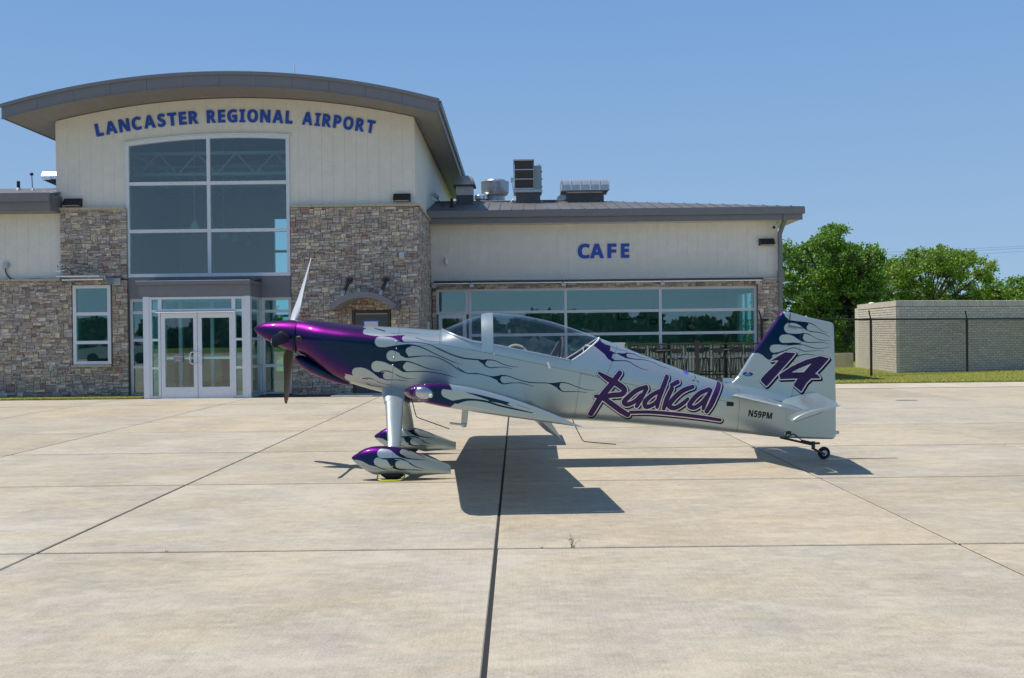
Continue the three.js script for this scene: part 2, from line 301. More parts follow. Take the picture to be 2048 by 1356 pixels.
  const sow = (n, where, h0, h1, name, label) => {
    const im = new THREE.InstancedMesh(blade, bladeMat, n), o = new THREE.Object3D(), c = new THREE.Color();
    for (let i = 0; i < n; i++) { const [x, y, z] = where(); o.position.set(x, y, z); o.rotation.set(0, rr(0, 6.3), 0); const h = rr(h0, h1); o.scale.set(1.3, h, 1.3); o.updateMatrix(); im.setMatrixAt(i, o.matrix); const t = rnd(); im.setColorAt(i, c.setRGB(0.75 + 0.75 * t, 0.85 + 0.35 * t, 0.7 + 0.3 * t)); }
    im.name = numbered(name); im.castShadow = im.receiveShadow = true; scene.add(im); tag(im, label, 'grass', null, 'stuff');
  };
  sow(26000, () => [rr(8.2, 24), 0.03, -30.25 - Math.pow(rnd(), 1.4) * 13], 0.03, 0.08, 'grass', 'short mown grass on the lawn by the chain link fence');
  sow(6000, () => [rr(-15, -9.6), 0.02, rr(-26.78, -27.8)], 0.015, 0.045, 'grass', 'short grass at the foot of the stone wall');
  const lid = put(scene, 'ground_lid', lathe([[0, 0.004], [0.20, 0.004], [0.21, 0.001]], 24).scale(1.15, 1, 1), std(C(0.26, 0.25, 0.235), 0.8, { map: rep(mottle, 2) })); lid.position.set(8.47, 0.002, -22.9); tag(lid, 'small round grey cover set in the apron beyond the tail', 'cover');
  // weeds in the nearest crosswise joint
  const weedMat = phys(C(0.26, 0.27, 0.07), 0.85, { transmission: 0.25, thickness: 0 });
  const weed = (label, x, z, n, h) => {
    const t = thing('weed', label, 'weed', [x, -0.02, z]); const st = [], lf = [];
    for (let k = 0; k < n; k++) { const a = rr(0, 6.3), l = rr(0.1, 0.6) * h, e = [Math.cos(a) * l * 0.8, rr(0.5, 1) * h, Math.sin(a) * l * 0.3]; st.push(tube([[rr(-0.02, 0.02), 0, 0], [e[0] * 0.35, e[1] * 0.6, e[2] * 0.4], e], 0.0011, 4, 8)); for (let q = 0; q < 5; q++) { const f = rr(0.15, 1), s = new THREE.SphereGeometry(1, 5, 4); s.scale(0.005, 0.002, 0.003); s.rotateZ(rr(-1, 1)); s.rotateY(rr(0, 6)); s.translate(e[0] * f * f + rr(-0.01, 0.01), e[1] * f, e[2] * f + rr(-0.01, 0.01)); lf.push(s); } }
    put(t, 'stem', st, weedMat); put(t, 'leaf', lf, weedMat);
  };
  weed('spindly green weed growing from the crosswise slab joint', 0.385, -7.585, 7, 0.13);
  weed('low dry weed tuft in the slab joint next to the spindly one', 0.16, -7.585, 7, 0.03);
  weed('small weed sprout in the slab joint over the bare apron', -2.56, -7.585, 5, 0.035);
}
// ---------------------------------------------------------------- terminal building
const terminal = thing('terminal_building', 'airport terminal with arched roof, stone veneer, cream panels and low cafe wing', 'building');
const XC = -7.48, RA = 20.8, arc = (x, apex) => apex - (RA - Math.sqrt(RA * RA - (x - XC) * (x - XC)));
const arcPts = (x0, x1, apex, n = 24) => Array.from({ length: n + 1 }, (_, i) => { const x = lerp(x0, x1, i / n); return [x, arc(x, apex)]; });
const TX0 = -12.24, TX1 = -2.69, ZW = -28.0, ZS = -27.85, ZC = -32.2;
const WX0 = -10.34, WX1 = -6.05; // big window

// --- backing walls
put(terminal, 'wall', prism([[TX0, 0], [WX0, 0], [WX0, 2.58], [WX1, 2.58], [WX1, 0], [TX1, 0], ...arcPts(TX1, TX0, 7.93)], -28.02, -28.22,
  [[[WX0, 3.2], [WX1, 3.2], ...arcPts(WX1, WX0, 6.9, 12)], [[-11.75, 0.87], [-10.84, 0.87], [-10.84, 2.95], [-11.75, 2.95]]]), M.plaster);
put(terminal, 'wall', [box(TX1 - 0.2, TX1 - 0.01, 0, 7.3, -28.22, -44.5)], M.plaster);
put(terminal, 'wall', [box(TX0, TX0 + 0.2, 0, 7.3, -28.22, -44.5)], M.plaster);
put(terminal, 'wall', prism([[TX0, 0], [TX1, 0], ...arcPts(TX1, TX0, 7.93)], -37.5, -37.7, [[[-8.66, 0.3], [-5.2, 0.3], [-5.2, 5.6], [-8.66, 5.85]]]), M.plaster);
put(terminal, 'floor', [box(TX0, TX1, -0.1, 0.02, -28, -37.5), box(TX1, 8, -0.1, 0.02, -32.2, -42)], M.floor);
put(terminal, 'wall', [box(-22, TX0 - 0.002, 0, 4.9, -28.02, -37)], M.plaster);

// --- cream cladding, one board beside the other
function board(x0, x1, yb, yt0, yt1, z) { return prism([[x0 + 0.0015, yb], [x1 - 0.0015, yb], [x1 - 0.004, yt1], [x0 + 0.004, yt0]], z - 0.02, z); }
{
  const n = 31, w = (TX1 - TX0) / n, top = (x) => arc(x, 7.925);
  const win = (x) => arc(x, 6.965);
  for (let i = 0; i < n; i++) {
    const x0 = TX0 + i * w, x1 = x0 + w, m = (x0 + x1) / 2;
    const cut = m > -10.43 && m < -5.97;
    const g = prism([[x0 + 0.0012, cut ? win(x0) : 5.03], [x1 - 0.0012, cut ? win(x1) : 5.03], [x1 - 0.0012, top(x1)], [x0 + 0.0012, top(x0)]], ZW - 0.02, ZW);
    put(terminal, 'wall_panel', g, M.cream);
  }
  for (let i = 0; i < 54; i++) { const z0 = -28.03 - i * 0.305; const g = box(TX1 - 0.012, TX1 + 0.008, 5.03, 7.34, z0, z0 - 0.300); put(terminal, 'wall_panel', g, M.cream); }
  for (let i = 0; i < 7; i++) { const x1 = TX0 - 0.0 - i * 0.305 + 0.13; put(terminal, 'wall_panel', box(x1 - 0.3035, x1 - 0.001, 3.16, 4.93, ZW, ZW - 0.02), M.cream); }
  const cw = (8.0 - TX1) / 35;
  for (let i = 0; i < 35; i++) { const x0 = TX1 + 0.01 + i * cw; put(terminal, 'wall_panel', box(x0 + 0.0012, x0 + cw - 0.0012, 3.17, 4.93, ZC, ZC - 0.02), M.cream); }
  for (const g of [box(TX1 - 0.03, TX1 + 0.016, 5.03, 7.33, ZW + 0.006, ZW - 0.03), box(TX0 - 0.016, TX0 + 0.04, 5.03, 7.33, ZW + 0.006, ZW - 0.03), box(7.975, 8.02, 3.17, 4.93, ZC + 0.006, ZC - 0.04)]) put(terminal, 'corner_trim', g, M.cream);
}
// --- stone caps along the top of the veneer
{
  const cap = (x0, x1, y, z0, z1, n) => { const w = (x1 - x0) / n; for (let i = 0; i < n; i++) put(terminal, 'cap_stone', prism([[x0 + i * w + 0.004, y - 0.03], [x0 + (i + 1) * w - 0.004, y - 0.03], [x0 + (i + 1) * w - 0.004, y + rr(0.025, 0.032)], [x0 + i * w + 0.004, y + rr(0.025, 0.032)]], z0, z1), M.capStone); };
  cap(-12.16, -10.36, 5.005, ZS + 0.05, ZW + 0.003, 3); cap(-5.97, -2.55, 5.005, ZS + 0.05, ZW + 0.003, 6);
  cap(-20, -12.1, 3.13, ZS + 0.05, ZW + 0.003, 10);
  cap(7.36, 8.1, 3.14, ZC + 0.2, ZC + 0.003, 1);
  for (let i = 0; i < 6; i++) put(terminal, 'cap_stone', box(TX1 + 0.012, -2.55, 4.975, 5.035, ZS + 0.04 - i * 0.71, ZS + 0.05 - (i + 1) * 0.71), M.capStone);
}
// --- stone veneer: an irregular bond of thin ledge stones
const stoneTex = texture(512, true, (u, v) => { const a = N(2, u, v, 1, 2), b = N(4, u, v, 1, 2), c = N(6, u, v), k = 0.70 + 0.26 * a + 0.22 * (b - 0.3) + 0.16 * (c - 0.5), t = N(3, u + 0.3, v, 1, 1) - 0.5; return [k + 0.06 * t, k, k - 0.08 * t]; });
const stoneBump = texture(512, false, grey((u, v) => 0.5 * N(3, u, v, 1, 2) + 0.3 * N(5, u, v) + 0.2 * N(6, u, v)));
const stoneTones = [[0.762, 0.666, 0.551], [0.707, 0.612, 0.51], [0.639, 0.558, 0.476], [0.558, 0.483, 0.415], [0.843, 0.748, 0.619], [0.598, 0.537, 0.49], [0.49, 0.422, 0.374], [0.86, 0.734, 0.558], [0.639, 0.524, 0.422], [0.544, 0.347, 0.306], [0.49, 0.32, 0.292], [0.748, 0.585, 0.435], [0.694, 0.632, 0.592], [0.789, 0.721, 0.666]];
const stoneMats = stoneTones.map((c) => std(C(...c), 0.92, { map: stoneTex, bumpMap: stoneBump, bumpScale: 0.012 }));
const stoneShapes = Array.from({ length: 8 }, (_, k) => { // unit stone: 1 x 1 x 1, back at z = 0, chipped edges
  const j = () => rr(0, 0.045), f = 0.035, ps = [];
  const B = [[-0.5, -0.5], [0.5, -0.5], [0.5, 0.5], [-0.5, 0.5]].map(([x, y]) => [x, y, 0]);
  const Mi = B.map(([x, y]) => [x * (1 - 0.02), y * (1 - 0.03), rr(0.55, 0.8)]);
  const F = B.map(([x, y]) => [x * (1 - f * 1.2) - Math.sign(x) * j() * 0.6, y * (1 - f * 2) - Math.sign(y) * j(), rr(0.8, 1.0)]);
  const quad = (a, b, c, d) => ps.push(a, b, c, a, c, d);
  for (let i = 0; i < 4; i++) { const n = (i + 1) % 4; quad(B[i], B[n], Mi[n], Mi[i]); quad(Mi[i], Mi[n], F[n], F[i]); }
  quad(F[0], F[1], F[2], F[3]);
  const g = new THREE.BufferGeometry(); g.setAttribute('position', new THREE.Float32BufferAttribute(ps.flat(), 3)); g.computeVertexNormals();
  const u = []; for (const p of ps) u.push(0.1 * k + (p[0] + 0.5) * 0.22 + 0.02 * p[2], 0.13 * k + (p[1] + 0.5) * 0.1 + 0.02 * p[2]); g.setAttribute('uv', new THREE.Float32BufferAttribute(u, 2)); return g;
});
const allStones = [];
function layStones(w, h, place, skip) { // fills a w x h field with stones; place(u, v) -> matrix basis
  const c = 0.045, r = 0.037, nx = Math.round(w / c), ny = Math.round(h / r), cw = w / nx, rh = h / ny, occ = new Uint8Array(nx * ny);
  for (let y = 0; y < ny; y++) for (let x = 0; x < nx; x++) if (skip && skip((x + 0.5) * cw, (y + 0.5) * rh)) occ[y * nx + x] = 1;
  for (let y = 0; y < ny; y++) for (let x = 0; x < nx; x++) {
    if (occ[y * nx + x]) continue;
    const big = rnd(); let sh = big < 0.56 ? 1 : big < 0.85 ? 2 : big < 0.96 ? 3 : 4, sw = sh === 1 ? Math.round(rr(2, 7.4)) : sh === 2 ? Math.round(rr(2, 7)) : Math.round(rr(2, 5));
    const fits = (a, b) => { if (x + a > nx || y + b > ny) return false; for (let q = 0; q < b; q++) for (let p = 0; p < a; p++) if (occ[(y + q) * nx + x + p]) return false; return true; };
    while (sh > 1 && !fits(1, sh)) sh--; while (sw > 1 && !fits(sw, sh)) sw--;
    if (x + sw < nx && x + sw + 1 >= nx && fits(sw + 1, sh)) sw++;
    for (let q = 0; q < sh; q++) for (let p = 0; p < sw; p++) occ[(y + q) * nx + x + p] = 1;
    const cx = (x + sw / 2) * cw, cy = (y + sh / 2) * rh;
    const red = rnd(), tone = red < 0.07 ? pick([9, 10]) : red < 0.14 ? pick([7, 11]) : red < 0.36 ? pick([5, 12, 13]) : Math.floor(rnd() * 9);
    const s = V(sw * cw - rr(0.001, 0.005), sh * rh - rr(0.001, 0.005), rr(0.055, 0.085)), a = place(cx, cy);
    allStones.push({ a, s, tone, shape: Math.floor(rnd() * 8), size: s.x * s.y * (a.side ? 0.25 : 1) });
  }
}
const front = (x0, y0, z) => (u, v) => ({ p: V(x0 + u, y0 + v, z), q: 0 });
const over = (x0, y0, list) => (cx, cy) => list.some(([a, b, c, d]) => x0 + cx > a && x0 + cx < b && y0 + cy > c && y0 + cy < d);
const ZB = -27.93;
layStones(4.6, 3.10, front(-14.95, 0, ZB), over(-14.95, 0, [[-11.83, -10.77, 0.80, 3.0]]));
layStones(1.77, 1.83, front(-12.12, 3.15, ZB));
layStones(3.36, 4.97, front(-5.985, 0, ZB), over(-5.985, 0, [[-4.38, -3.34, 0, 2.24]]));
layStones(4.27, 4.97, (u, v) => ({ p: V(-2.67, v, -27.9 - u), q: Math.PI / 2, side: true }));
layStones(10.55, 0.2, front(-2.55, 2.94, ZC + 0.02)); layStones(0.66, 3.1, front(7.36, 0, ZC + 0.1));
layStones(0.12, 2.9, front(-2.58, 0, ZC + 0.02));
layStones(0.6, 2.9, (u, v) => ({ p: V(7.98, v, ZC + 0.06 - u), q: Math.PI / 2, side: true }));
{
  const veneer = grp('stone_veneer', terminal);
  put(veneer, 'mortar_bed', [prism([[-20, 0], [-10.345, 0], [-10.345, 4.97], [-12.13, 4.97], [-12.13, 3.12], [-20, 3.12]], ZB, -28.0, [[[-11.78, 0.84], [-10.81, 0.84], [-10.81, 2.98], [-11.78, 2.98]]]), box(-5.99, -2.63, 0, 4.97, ZB, -27.995), box(TX1 + 0.005, -2.67, 0, 4.97, -27.995, ZC - 0.1),
    box(-2.55, 8.0, 2.94, 3.14, ZC + 0.02, ZC), box(7.36, 8.0, 0, 3.11, ZC + 0.1, ZC - 0.05), box(-2.6, -2.46, 0, 2.94, ZC + 0.02, ZC)], M.mortar);
  allStones.sort((a, b) => b.size - a.size);
  const rest = [], o = new THREE.Object3D();
  allStones.forEach((t, i) => {
    const sh = stoneShapes[t.shape];
    if (i < 300) { const m = put(veneer, 'stone', sh, stoneMats[t.tone]); m.position.copy(t.a.p); m.rotation.y = t.a.q; m.scale.copy(t.s); }
    else { o.position.copy(t.a.p); o.rotation.set(0, t.a.q, 0); o.scale.copy(t.s); o.updateMatrix(); const g = sh.clone().applyMatrix4(o.matrix), n = g.attributes.position.count, c = new Float32Array(n * 3), q = stoneTones[t.tone], k = rr(0.80, 1.16); for (let e = 0; e < n; e++) { c[e * 3] = q[0] * k; c[e * 3 + 1] = q[1] * k; c[e * 3 + 2] = q[2] * k; } g.setAttribute('color', new THREE.BufferAttribute(c, 3)); rest.push(g); }
  });
  stuff(put(veneer, 'small_stones', mergeGeometries(rest), std(C(1, 1, 1), 0.92, { map: stoneTex, bumpMap: stoneBump, bumpScale: 0.012, vertexColors: true })));
  console.log('stones', allStones.length);
}
// --- arched roof
{
  const x0 = XC - 5.56, x1 = XC + 5.56, zf = -26.65, zb = -45.0, n = 12;
  const strip = (a, b, lo, hi, z0, z1, k = 4) => prism([...arcPts(a, b, lo, k), ...arcPts(b, a, hi, k)], z0, z1);
  const roof = grp('arched_roof', terminal);
  for (let i = 0; i < n; i++) put(roof, 'fascia_panel', strip(lerp(x0, x1, i / n) + 0.003, lerp(x0, x1, (i + 1) / n) - 0.003, 7.935, 8.215, zf, zf - 0.04), M.greyMetal);
  put(roof, 'drip_edge', [strip(x0 - 0.02, x1 + 0.02, 8.215, 8.30, zf + 0.045, zf - 0.06, 30), strip(x0, x1, 7.918, 7.934, zf + 0.02, zf - 0.03, 30)], M.greyMetal);
  const dx = x1 - 0.04, dy = arc(x1, 0);
  put(roof, 'eave_fascia', [box(dx, x1, 7.935 + dy, 8.215 + dy, zf - 0.043, zb), box(x0, x0 + 0.04, 7.935 + dy, 8.215 + dy, zf - 0.043, zb)], M.greyMetal);
  put(roof, 'gutter', [box(x1 + 0.002, x1 + 0.06, 8.10 + dy, 8.21 + dy, zf - 0.06, zb)], M.greyMetal);
  put(roof, 'roof_deck', strip(x0 - 0.02, x1 + 0.05, 8.222, 8.27, zf - 0.062, zb, 30), M.roofMetal);
  const ribs = []; for (let i = 0; i <= 34; i++) { const x = lerp(x0, x1, i / 34); ribs.push(box(x - 0.012, x + 0.012, arc(x, 8.27), arc(x, 8.315), zf - 0.065, zb)); } put(roof, 'standing_seams', ribs, M.roofMetal);
  const teeth = []; for (let z = zf - 0.3; z > zb; z -= 0.3) teeth.push(box(x1 - 0.05, x1 + 0.055, 8.272 + dy, 8.31 + dy, z, z - 0.05)); put(roof, 'eave_clips', teeth, M.roofMetal);
  for (let i = 0; i < 36; i++) put(roof, 'soffit_panel', strip(lerp(x0 + 0.04, x1 - 0.04, i / 36) + 0.002, lerp(x0 + 0.04, x1 - 0.04, (i + 1) / 36) - 0.002, 7.945, 7.97, zf - 0.042, zb, 2), M.soffit);
}
// --- low wing on the far side of the entrance
{
  const r = grp('wing_roof', terminal);
  put(r, 'fascia', [box(-20, -12.12, 4.92, 5.30, -27.3, -27.35)], M.greyMetal); put(r, 'gutter', [box(-20, -12.1, 5.14, 5.36, -27.2, -27.298)], M.greyMetal);
  put(r, 'end_fascia', box(-12.125, -12.10, 4.90, 5.335, -27.352, -28.02), M.greyMetal);
  put(r, 'soffit', box(-20, -12.13, 4.905, 4.925, -27.352, -28.0), M.soffit);
  put(r, 'roof_deck', prism([[-27.25, 5.345], [-31, 6.02], [-37, 6.02], [-37, 5.9], [-31, 5.9], [-27.25, 5.30]].map(([z, y]) => [z, y]), 0, 7.95).applyMatrix4(sideways(-20.1, 7.95)), M.roofMetal);
}
// --- window frames and panes
function glazing(name, zf, xs, ys, opt = {}) { // xs, ys: centres of the frame lines
  const w = grp(name, terminal), t = opt.t ?? 0.075, d = opt.d ?? 0.1, x0 = xs[0], x1 = xs.at(-1), y0 = ys[0], y1 = ys.at(-1), mat = opt.mat ?? M.alu;
  for (const x of xs) put(w, x === x0 || x === x1 ? 'jamb' : 'mullion', box(x - t / 2, x + t / 2, y0 - t / 2, y1 + t / 2, zf + 0.001 * (x === x0 ? 1 : 0), zf - d), mat);
  for (let j = 0; j < ys.length; j++) for (let i = 0; i < xs.length - 1; i++) { if (opt.skipBar?.(i, j)) continue; put(w, j === 0 ? 'sill' : 'transom', box(xs[i] + t / 2, xs[i + 1] - t / 2, ys[j] - t / 2, ys[j] + t / 2, zf - 0.004, zf - d + 0.004), mat); }
  for (let j = 0; j < ys.length - 1; j++) for (let i = 0; i < xs.length - 1; i++) { if (opt.skip?.(i, j)) continue; put(w, 'pane', box(xs[i] + t / 2, xs[i + 1] - t / 2, ys[j] + t / 2, ys[j + 1] - t / 2, zf - d / 2, zf - d / 2 - 0.001).clone(), opt.glass ?? M.glass); }
  return w;
}
const pane = (parent, x0, x1, y0, y1, z, mat = M.glass) => { const g = new THREE.PlaneGeometry(x1 - x0, y1 - y0).translate((x0 + x1) / 2, (y0 + y1) / 2, z); return put(parent, 'pane', g, mat); };
{ // big arched window
  const w = grp('hall_window', terminal), t = 0.09, z = ZW + 0.06, d = 0.14, xm = -8.17, ys = [3.22, 4.40, 5.665];
  const top = (x) => arc(x, 6.955);
  for (const [x, n] of [[WX0 + t / 2 - 0.04, 'jamb'], [WX1 - t / 2 + 0.04, 'jamb'], [xm, 'mullion']]) put(w, n, prism([[x - t / 2, ys[0] - 0.05], [x + t / 2, ys[0] - 0.05], [x + t / 2, top(x + t / 2)], [x - t / 2, top(x - t / 2)]], z, z - d), M.whiteAlu);
  for (const [a, b] of [[WX0 + t - 0.04, xm - t / 2], [xm + t / 2, WX1 - t + 0.04]]) {
    for (const y of ys) put(w, y === ys[0] ? 'sill' : 'transom', box(a, b, y - t / 2, y + t / 2, z - 0.004, z - d + 0.004), M.whiteAlu);
    put(w, 'head', prism([...arcPts(a, b, 6.955 - t, 8), ...arcPts(b, a, 6.955, 8)], z - 0.004, z - d + 0.004), M.whiteAlu);
    pane(w, a, b, ys[0] + t / 2, ys[1] - t / 2, z - 0.07); pane(w, a, b, ys[1] + t / 2, ys[2] - t / 2, z - 0.07);
    const s = new THREE.Shape([[a, ys[2] + t / 2], [b, ys[2] + t / 2], ...arcPts(b, a, 6.955 - t, 8)].map((p) => new THREE.Vector2(...p)));
    put(w, 'pane', new THREE.ShapeGeometry(s).translate(0, 0, z - 0.07), M.glass);
  }
  put(w, 'trim', prism([...arcPts(WX0 - 0.1, WX1 + 0.1, 6.958, 16), ...arcPts(WX1 + 0.1, WX0 - 0.1, 6.99, 16)], z + 0.01, ZW - 0.02), M.cream);
}
glazing('stair_window', ZS + 0.0, [-11.755, -10.835], [0.91, 1.455, 2.215, 2.935], { t: 0.085, mat: M.whiteAlu });
put(terminal, 'window_sill', box(-11.83, -10.77, 0.80, 0.862, ZS + 0.07, ZS - 0.08), M.capStone);
// --- entrance
{
  const z = -26.75;
  for (let i = 0; i < 4; i++) { const a = lerp(WX0 - 0.01, WX1 + 0.04, i / 4); put(terminal, 'spandrel_panel', box(a + 0.004, a + 1.085, 2.6, 3.165, ZW + 0.06, ZW - 0.02), M.greyMetal); }
  const can = grp('entrance_canopy', terminal);
  put(can, 'fascia', [box(-9.64, -6.79, 2.605, 2.90, z, z - 0.03), box(-9.64, -9.61, 2.605, 2.90, z - 0.03, ZW + 0.061), box(-6.82, -6.79, 2.605, 2.90, z - 0.03, ZW + 0.061)], M.greyMetal);
  put(can, 'gutter', [box(-9.68, -6.78, 2.903, 3.0, z + 0.07, z - 0.03), box(-6.82, -6.76, 2.903, 3.0, z - 0.03, ZW + 0.061)], M.greyMetal);
  put(can, 'flashing', box(-9.69, -6.775, 3.001, 3.012, z + 0.075, z + 0.05), M.brightAlu);
  put(can, 'roof_deck', prism([[z - 0.02, 3.0], [ZW + 0.06, 3.12], [ZW + 0.06, 3.1], [z - 0.02, 2.98]], 0, 2.86).applyMatrix4(sideways(-9.64, 2.86)), M.roofMetal);
  put(can, 'soffit', box(-9.6, -6.83, 2.62, 2.64, z - 0.032, ZW + 0.05), M.soffit);
  for (const [a, b] of [[-9.54, -9.385], [-6.965, -6.80]]) put(terminal, 'entrance_column', box(a, b, 0, 2.603, z + 0.001, z - 0.16), M.whiteAlu);
  const lights = [0.035, 0.78, 1.50, 2.235, 2.565];
  glazing('sidelight', z - 0.02, [-9.355, -9.135], lights, { t: 0.06, mat: M.whiteAlu }); glazing('sidelight', z - 0.02, [-7.215, -6.99], lights, { t: 0.06, mat: M.whiteAlu });
  glazing('transom_light', z - 0.02, [-9.10, -7.25], [2.255, 2.565], { t: 0.06, mat: M.whiteAlu });
  put(terminal, 'drip_cap', prism([[z + 0.09, 2.195], [z - 0.019, 2.25], [z - 0.019, 2.195]], 0, 2.02).applyMatrix4(sideways(-9.2, 2.02)), M.whiteAlu);
  for (const [x0, x1, hx, name] of [[-9.095, -8.167, -8.33, 'l'], [-8.155, -7.245, -8.06, 'r']]) {
    const d = grp('glass_door', terminal), zz = z - 0.025, dd = 0.05;
    put(d, 'stile', [box(x0, x0 + 0.1, 0.015, 2.185, zz, zz - dd), box(x1 - 0.1, x1, 0.015, 2.185, zz, zz - dd)], M.whiteAlu);
    put(d, 'rail', [box(x0 + 0.1, x1 - 0.1, 0.015, 0.29, zz - 0.001, zz - dd), box(x0 + 0.1, x1 - 0.1, 2.055, 2.185, zz - 0.001, zz - dd)], M.whiteAlu);
    pane(d, x0 + 0.1, x1 - 0.1, 0.29, 2.055, zz - 0.025, M.glass);
    put(d, 'push_bar', box(x0 + 0.1, x1 - 0.1, 1.0, 1.055, zz - 0.06, zz - 0.1), M.brightAlu);
    const s = name === 'l' ? 1 : -1, hy = 1.035;
    put(d, 'handle', tube([[hx + s * 0.1, hy + 0.145, zz], [hx + s * 0.1, hy + 0.145, zz + 0.06], [hx + s * 0.03, hy + 0.145, zz + 0.075], [hx, hy + 0.11, zz + 0.075], [hx, hy - 0.11, zz + 0.075], [hx + s * 0.03, hy - 0.145, zz + 0.075], [hx + s * 0.1, hy - 0.145, zz + 0.06], [hx + s * 0.1, hy - 0.145, zz]], 0.013, 8, 40), M.brightAlu);
    if (s < 0) put(d, 'lock', new THREE.CylinderGeometry(0.022, 0.022, 0.03, 14).rotateX(Math.PI / 2).translate(x0 + 0.05, 1.1, zz + 0.012), M.brightAlu);
    put(d, 'threshold', box(x0, x1, 0.002, 0.014, zz + 0.05, zz - 0.08), M.brightAlu);
  }
  // glass sides of the vestibule and the glass wall behind it
  for (const x of [-9.49, -6.83]) {
    const sgl = grp('vestibule_side', terminal), zs = [z - 0.16, -27.94], t = 0.06;
    for (const q of zs.slice(1)) put(sgl, 'mullion', box(x - 0.03, x + 0.03, 0.03, 2.6, q + t / 2, q - t / 2), M.alu);
    for (const y of lights) { put(sgl, 'transom', box(x - 0.028, x + 0.028, y - t / 2, y + t / 2, zs[0], zs[1] + t / 2 + 0.002), M.alu); }
    for (let j = 0; j < 4; j++) for (let i = 0; i < 1; i++) { const g = new THREE.PlaneGeometry(zs[i] - zs[i + 1] - t, lights[j + 1] - lights[j] - t).rotateY(Math.PI / 2).translate(x, (lights[j] + lights[j + 1]) / 2, (zs[i] + zs[i + 1]) / 2); put(sgl, 'pane', g, M.glass); }
  }
  glazing('side_window', ZW + 0.02, [-10.28, -9.55], lights, { t: 0.075, mat: M.alu }); glazing('side_window', ZW + 0.02, [-6.76, -6.05], lights, { t: 0.075, mat: M.alu });
  put(terminal, 'base_trim', [box(WX0, -9.52, 0, 0.03, ZW + 0.02, ZW - 0.1), box(-6.8, WX1 + 0.04, 0, 0.03, ZW + 0.02, ZW - 0.1)], M.darkSteel);
  glazing('inner_doors', ZW - 0.02, [-9.42, -9.0, -8.15, -7.3, -6.9], [0.06, 1.03, 2.2, 2.55], { t: 0.085, mat: M.alu, glass: M.clearGlass });
}
// --- side door under its arched awning
{
  const d = grp('side_door', terminal);
  put(d, 'door_frame', prism([[-4.36, 0.03], [-4.36, 2.215], [-3.36, 2.215], [-3.36, 0.03], [-3.41, 0.03], [-3.41, 2.165], [-4.31, 2.165], [-4.31, 0.03]], ZS + 0.01, ZB), M.darkSteel);
  put(d, 'door_leaf', box(-4.305, -3.415, 0.035, 2.16, ZS - 0.02, ZB), std(C(0.075, 0.08, 0.088), 0.45));
  put(d, 'weather_strip', box(-4.27, -3.45, 2.12, 2.135, ZS - 0.017, ZS - 0.02), M.alu);
  const a = grp('arched_awning', terminal), cx = -3.91, hw = 0.87, R = 1.22, cy = 2.665 - R;
  const A = (r, k) => Array.from({ length: 17 }, (_, i) => { const th = lerp(-0.78, 0.78, (k ? 16 - i : i) / 16); return [cx + Math.sin(th) * r * 1.0, cy + Math.cos(th) * r]; });
  put(a, 'front_arch', prism([...A(R - 0.145), ...A(R, 1)], -26.55, -26.6), M.greyMetal);
  put(a, 'canopy_sheet', prism([...A(R - 0.03), ...A(R - 0.008, 1)], -26.602, -27.84), M.greyMetal);
  put(a, 'ceiling_sheet', prism([...A(R - 0.143), ...A(R - 0.13, 1)], -26.602, -27.84), M.soffit);
  for (const s of [-1, 1]) { const th = s * 0.78; put(a, 'end_plate', bar([cx + Math.sin(th) * (R - 0.072), cy + Math.cos(th) * (R - 0.072), -26.602], [cx + Math.sin(th) * (R - 0.072), cy + Math.cos(th) * (R - 0.072), -27.84], 0.03, 0.13), M.greyMetal); }
  for (const x of [-4.42, -3.45]) { put(a, 'tie_rod', bar([x, 3.03, ZS], [x - 0.02, 2.58, -26.75], 0.075, 0.05), M.darkSteel); put(a, 'bracket', [box(x - 0.08, x + 0.08, 2.98, 3.09, ZS + 0.04, ZS - 0.02)], M.darkSteel); put(a, 'clevis', bar([x - 0.02, 2.58, -26.72], [x - 0.025, 2.69, -26.95], 0.085, 0.06), M.alu); }
}
// --- small flat awning over the stair window
{
  const a = grp('flat_awning', terminal);
  put(a, 'top_tube', rod([-11.98, 3.19, -27.3], [-10.86, 3.19, -27.3], 0.022, 10), M.brightAlu); put(a, 'lower_tube', rod([-11.86, 3.10, -27.36], [-10.78, 3.10, -27.36], 0.022, 10), M.brightAlu);
  put(a, 'louvre', [0, 1, 2].map((k) => bar([-11.95, 3.165, -27.42 - k * 0.14], [-10.8, 3.165, -27.42 - k * 0.14], 0.12, 0.012)), M.galv);
  put(a, 'end_plate', [prism([[-27.28, 3.2], [-27.28, 3.08], [-27.62, 2.98], [-27.85, 2.98], [-27.85, 3.2]], 0, 0.02).applyMatrix4(sideways(-10.72, 0.02)), prism([[-27.28, 3.2], [-27.28, 3.08], [-27.62, 2.98], [-27.85, 2.98], [-27.85, 3.2]], 0, 0.02).applyMatrix4(sideways(-11.92, 0.02))], M.galv);
  put(a, 'bracket', [box(-10.70, -10.5, 2.97, 3.15, ZS + 0.05, ZS), box(-11.9, -11.8, 2.97, 3.12, ZS + 0.05, ZS)], M.galv);
}
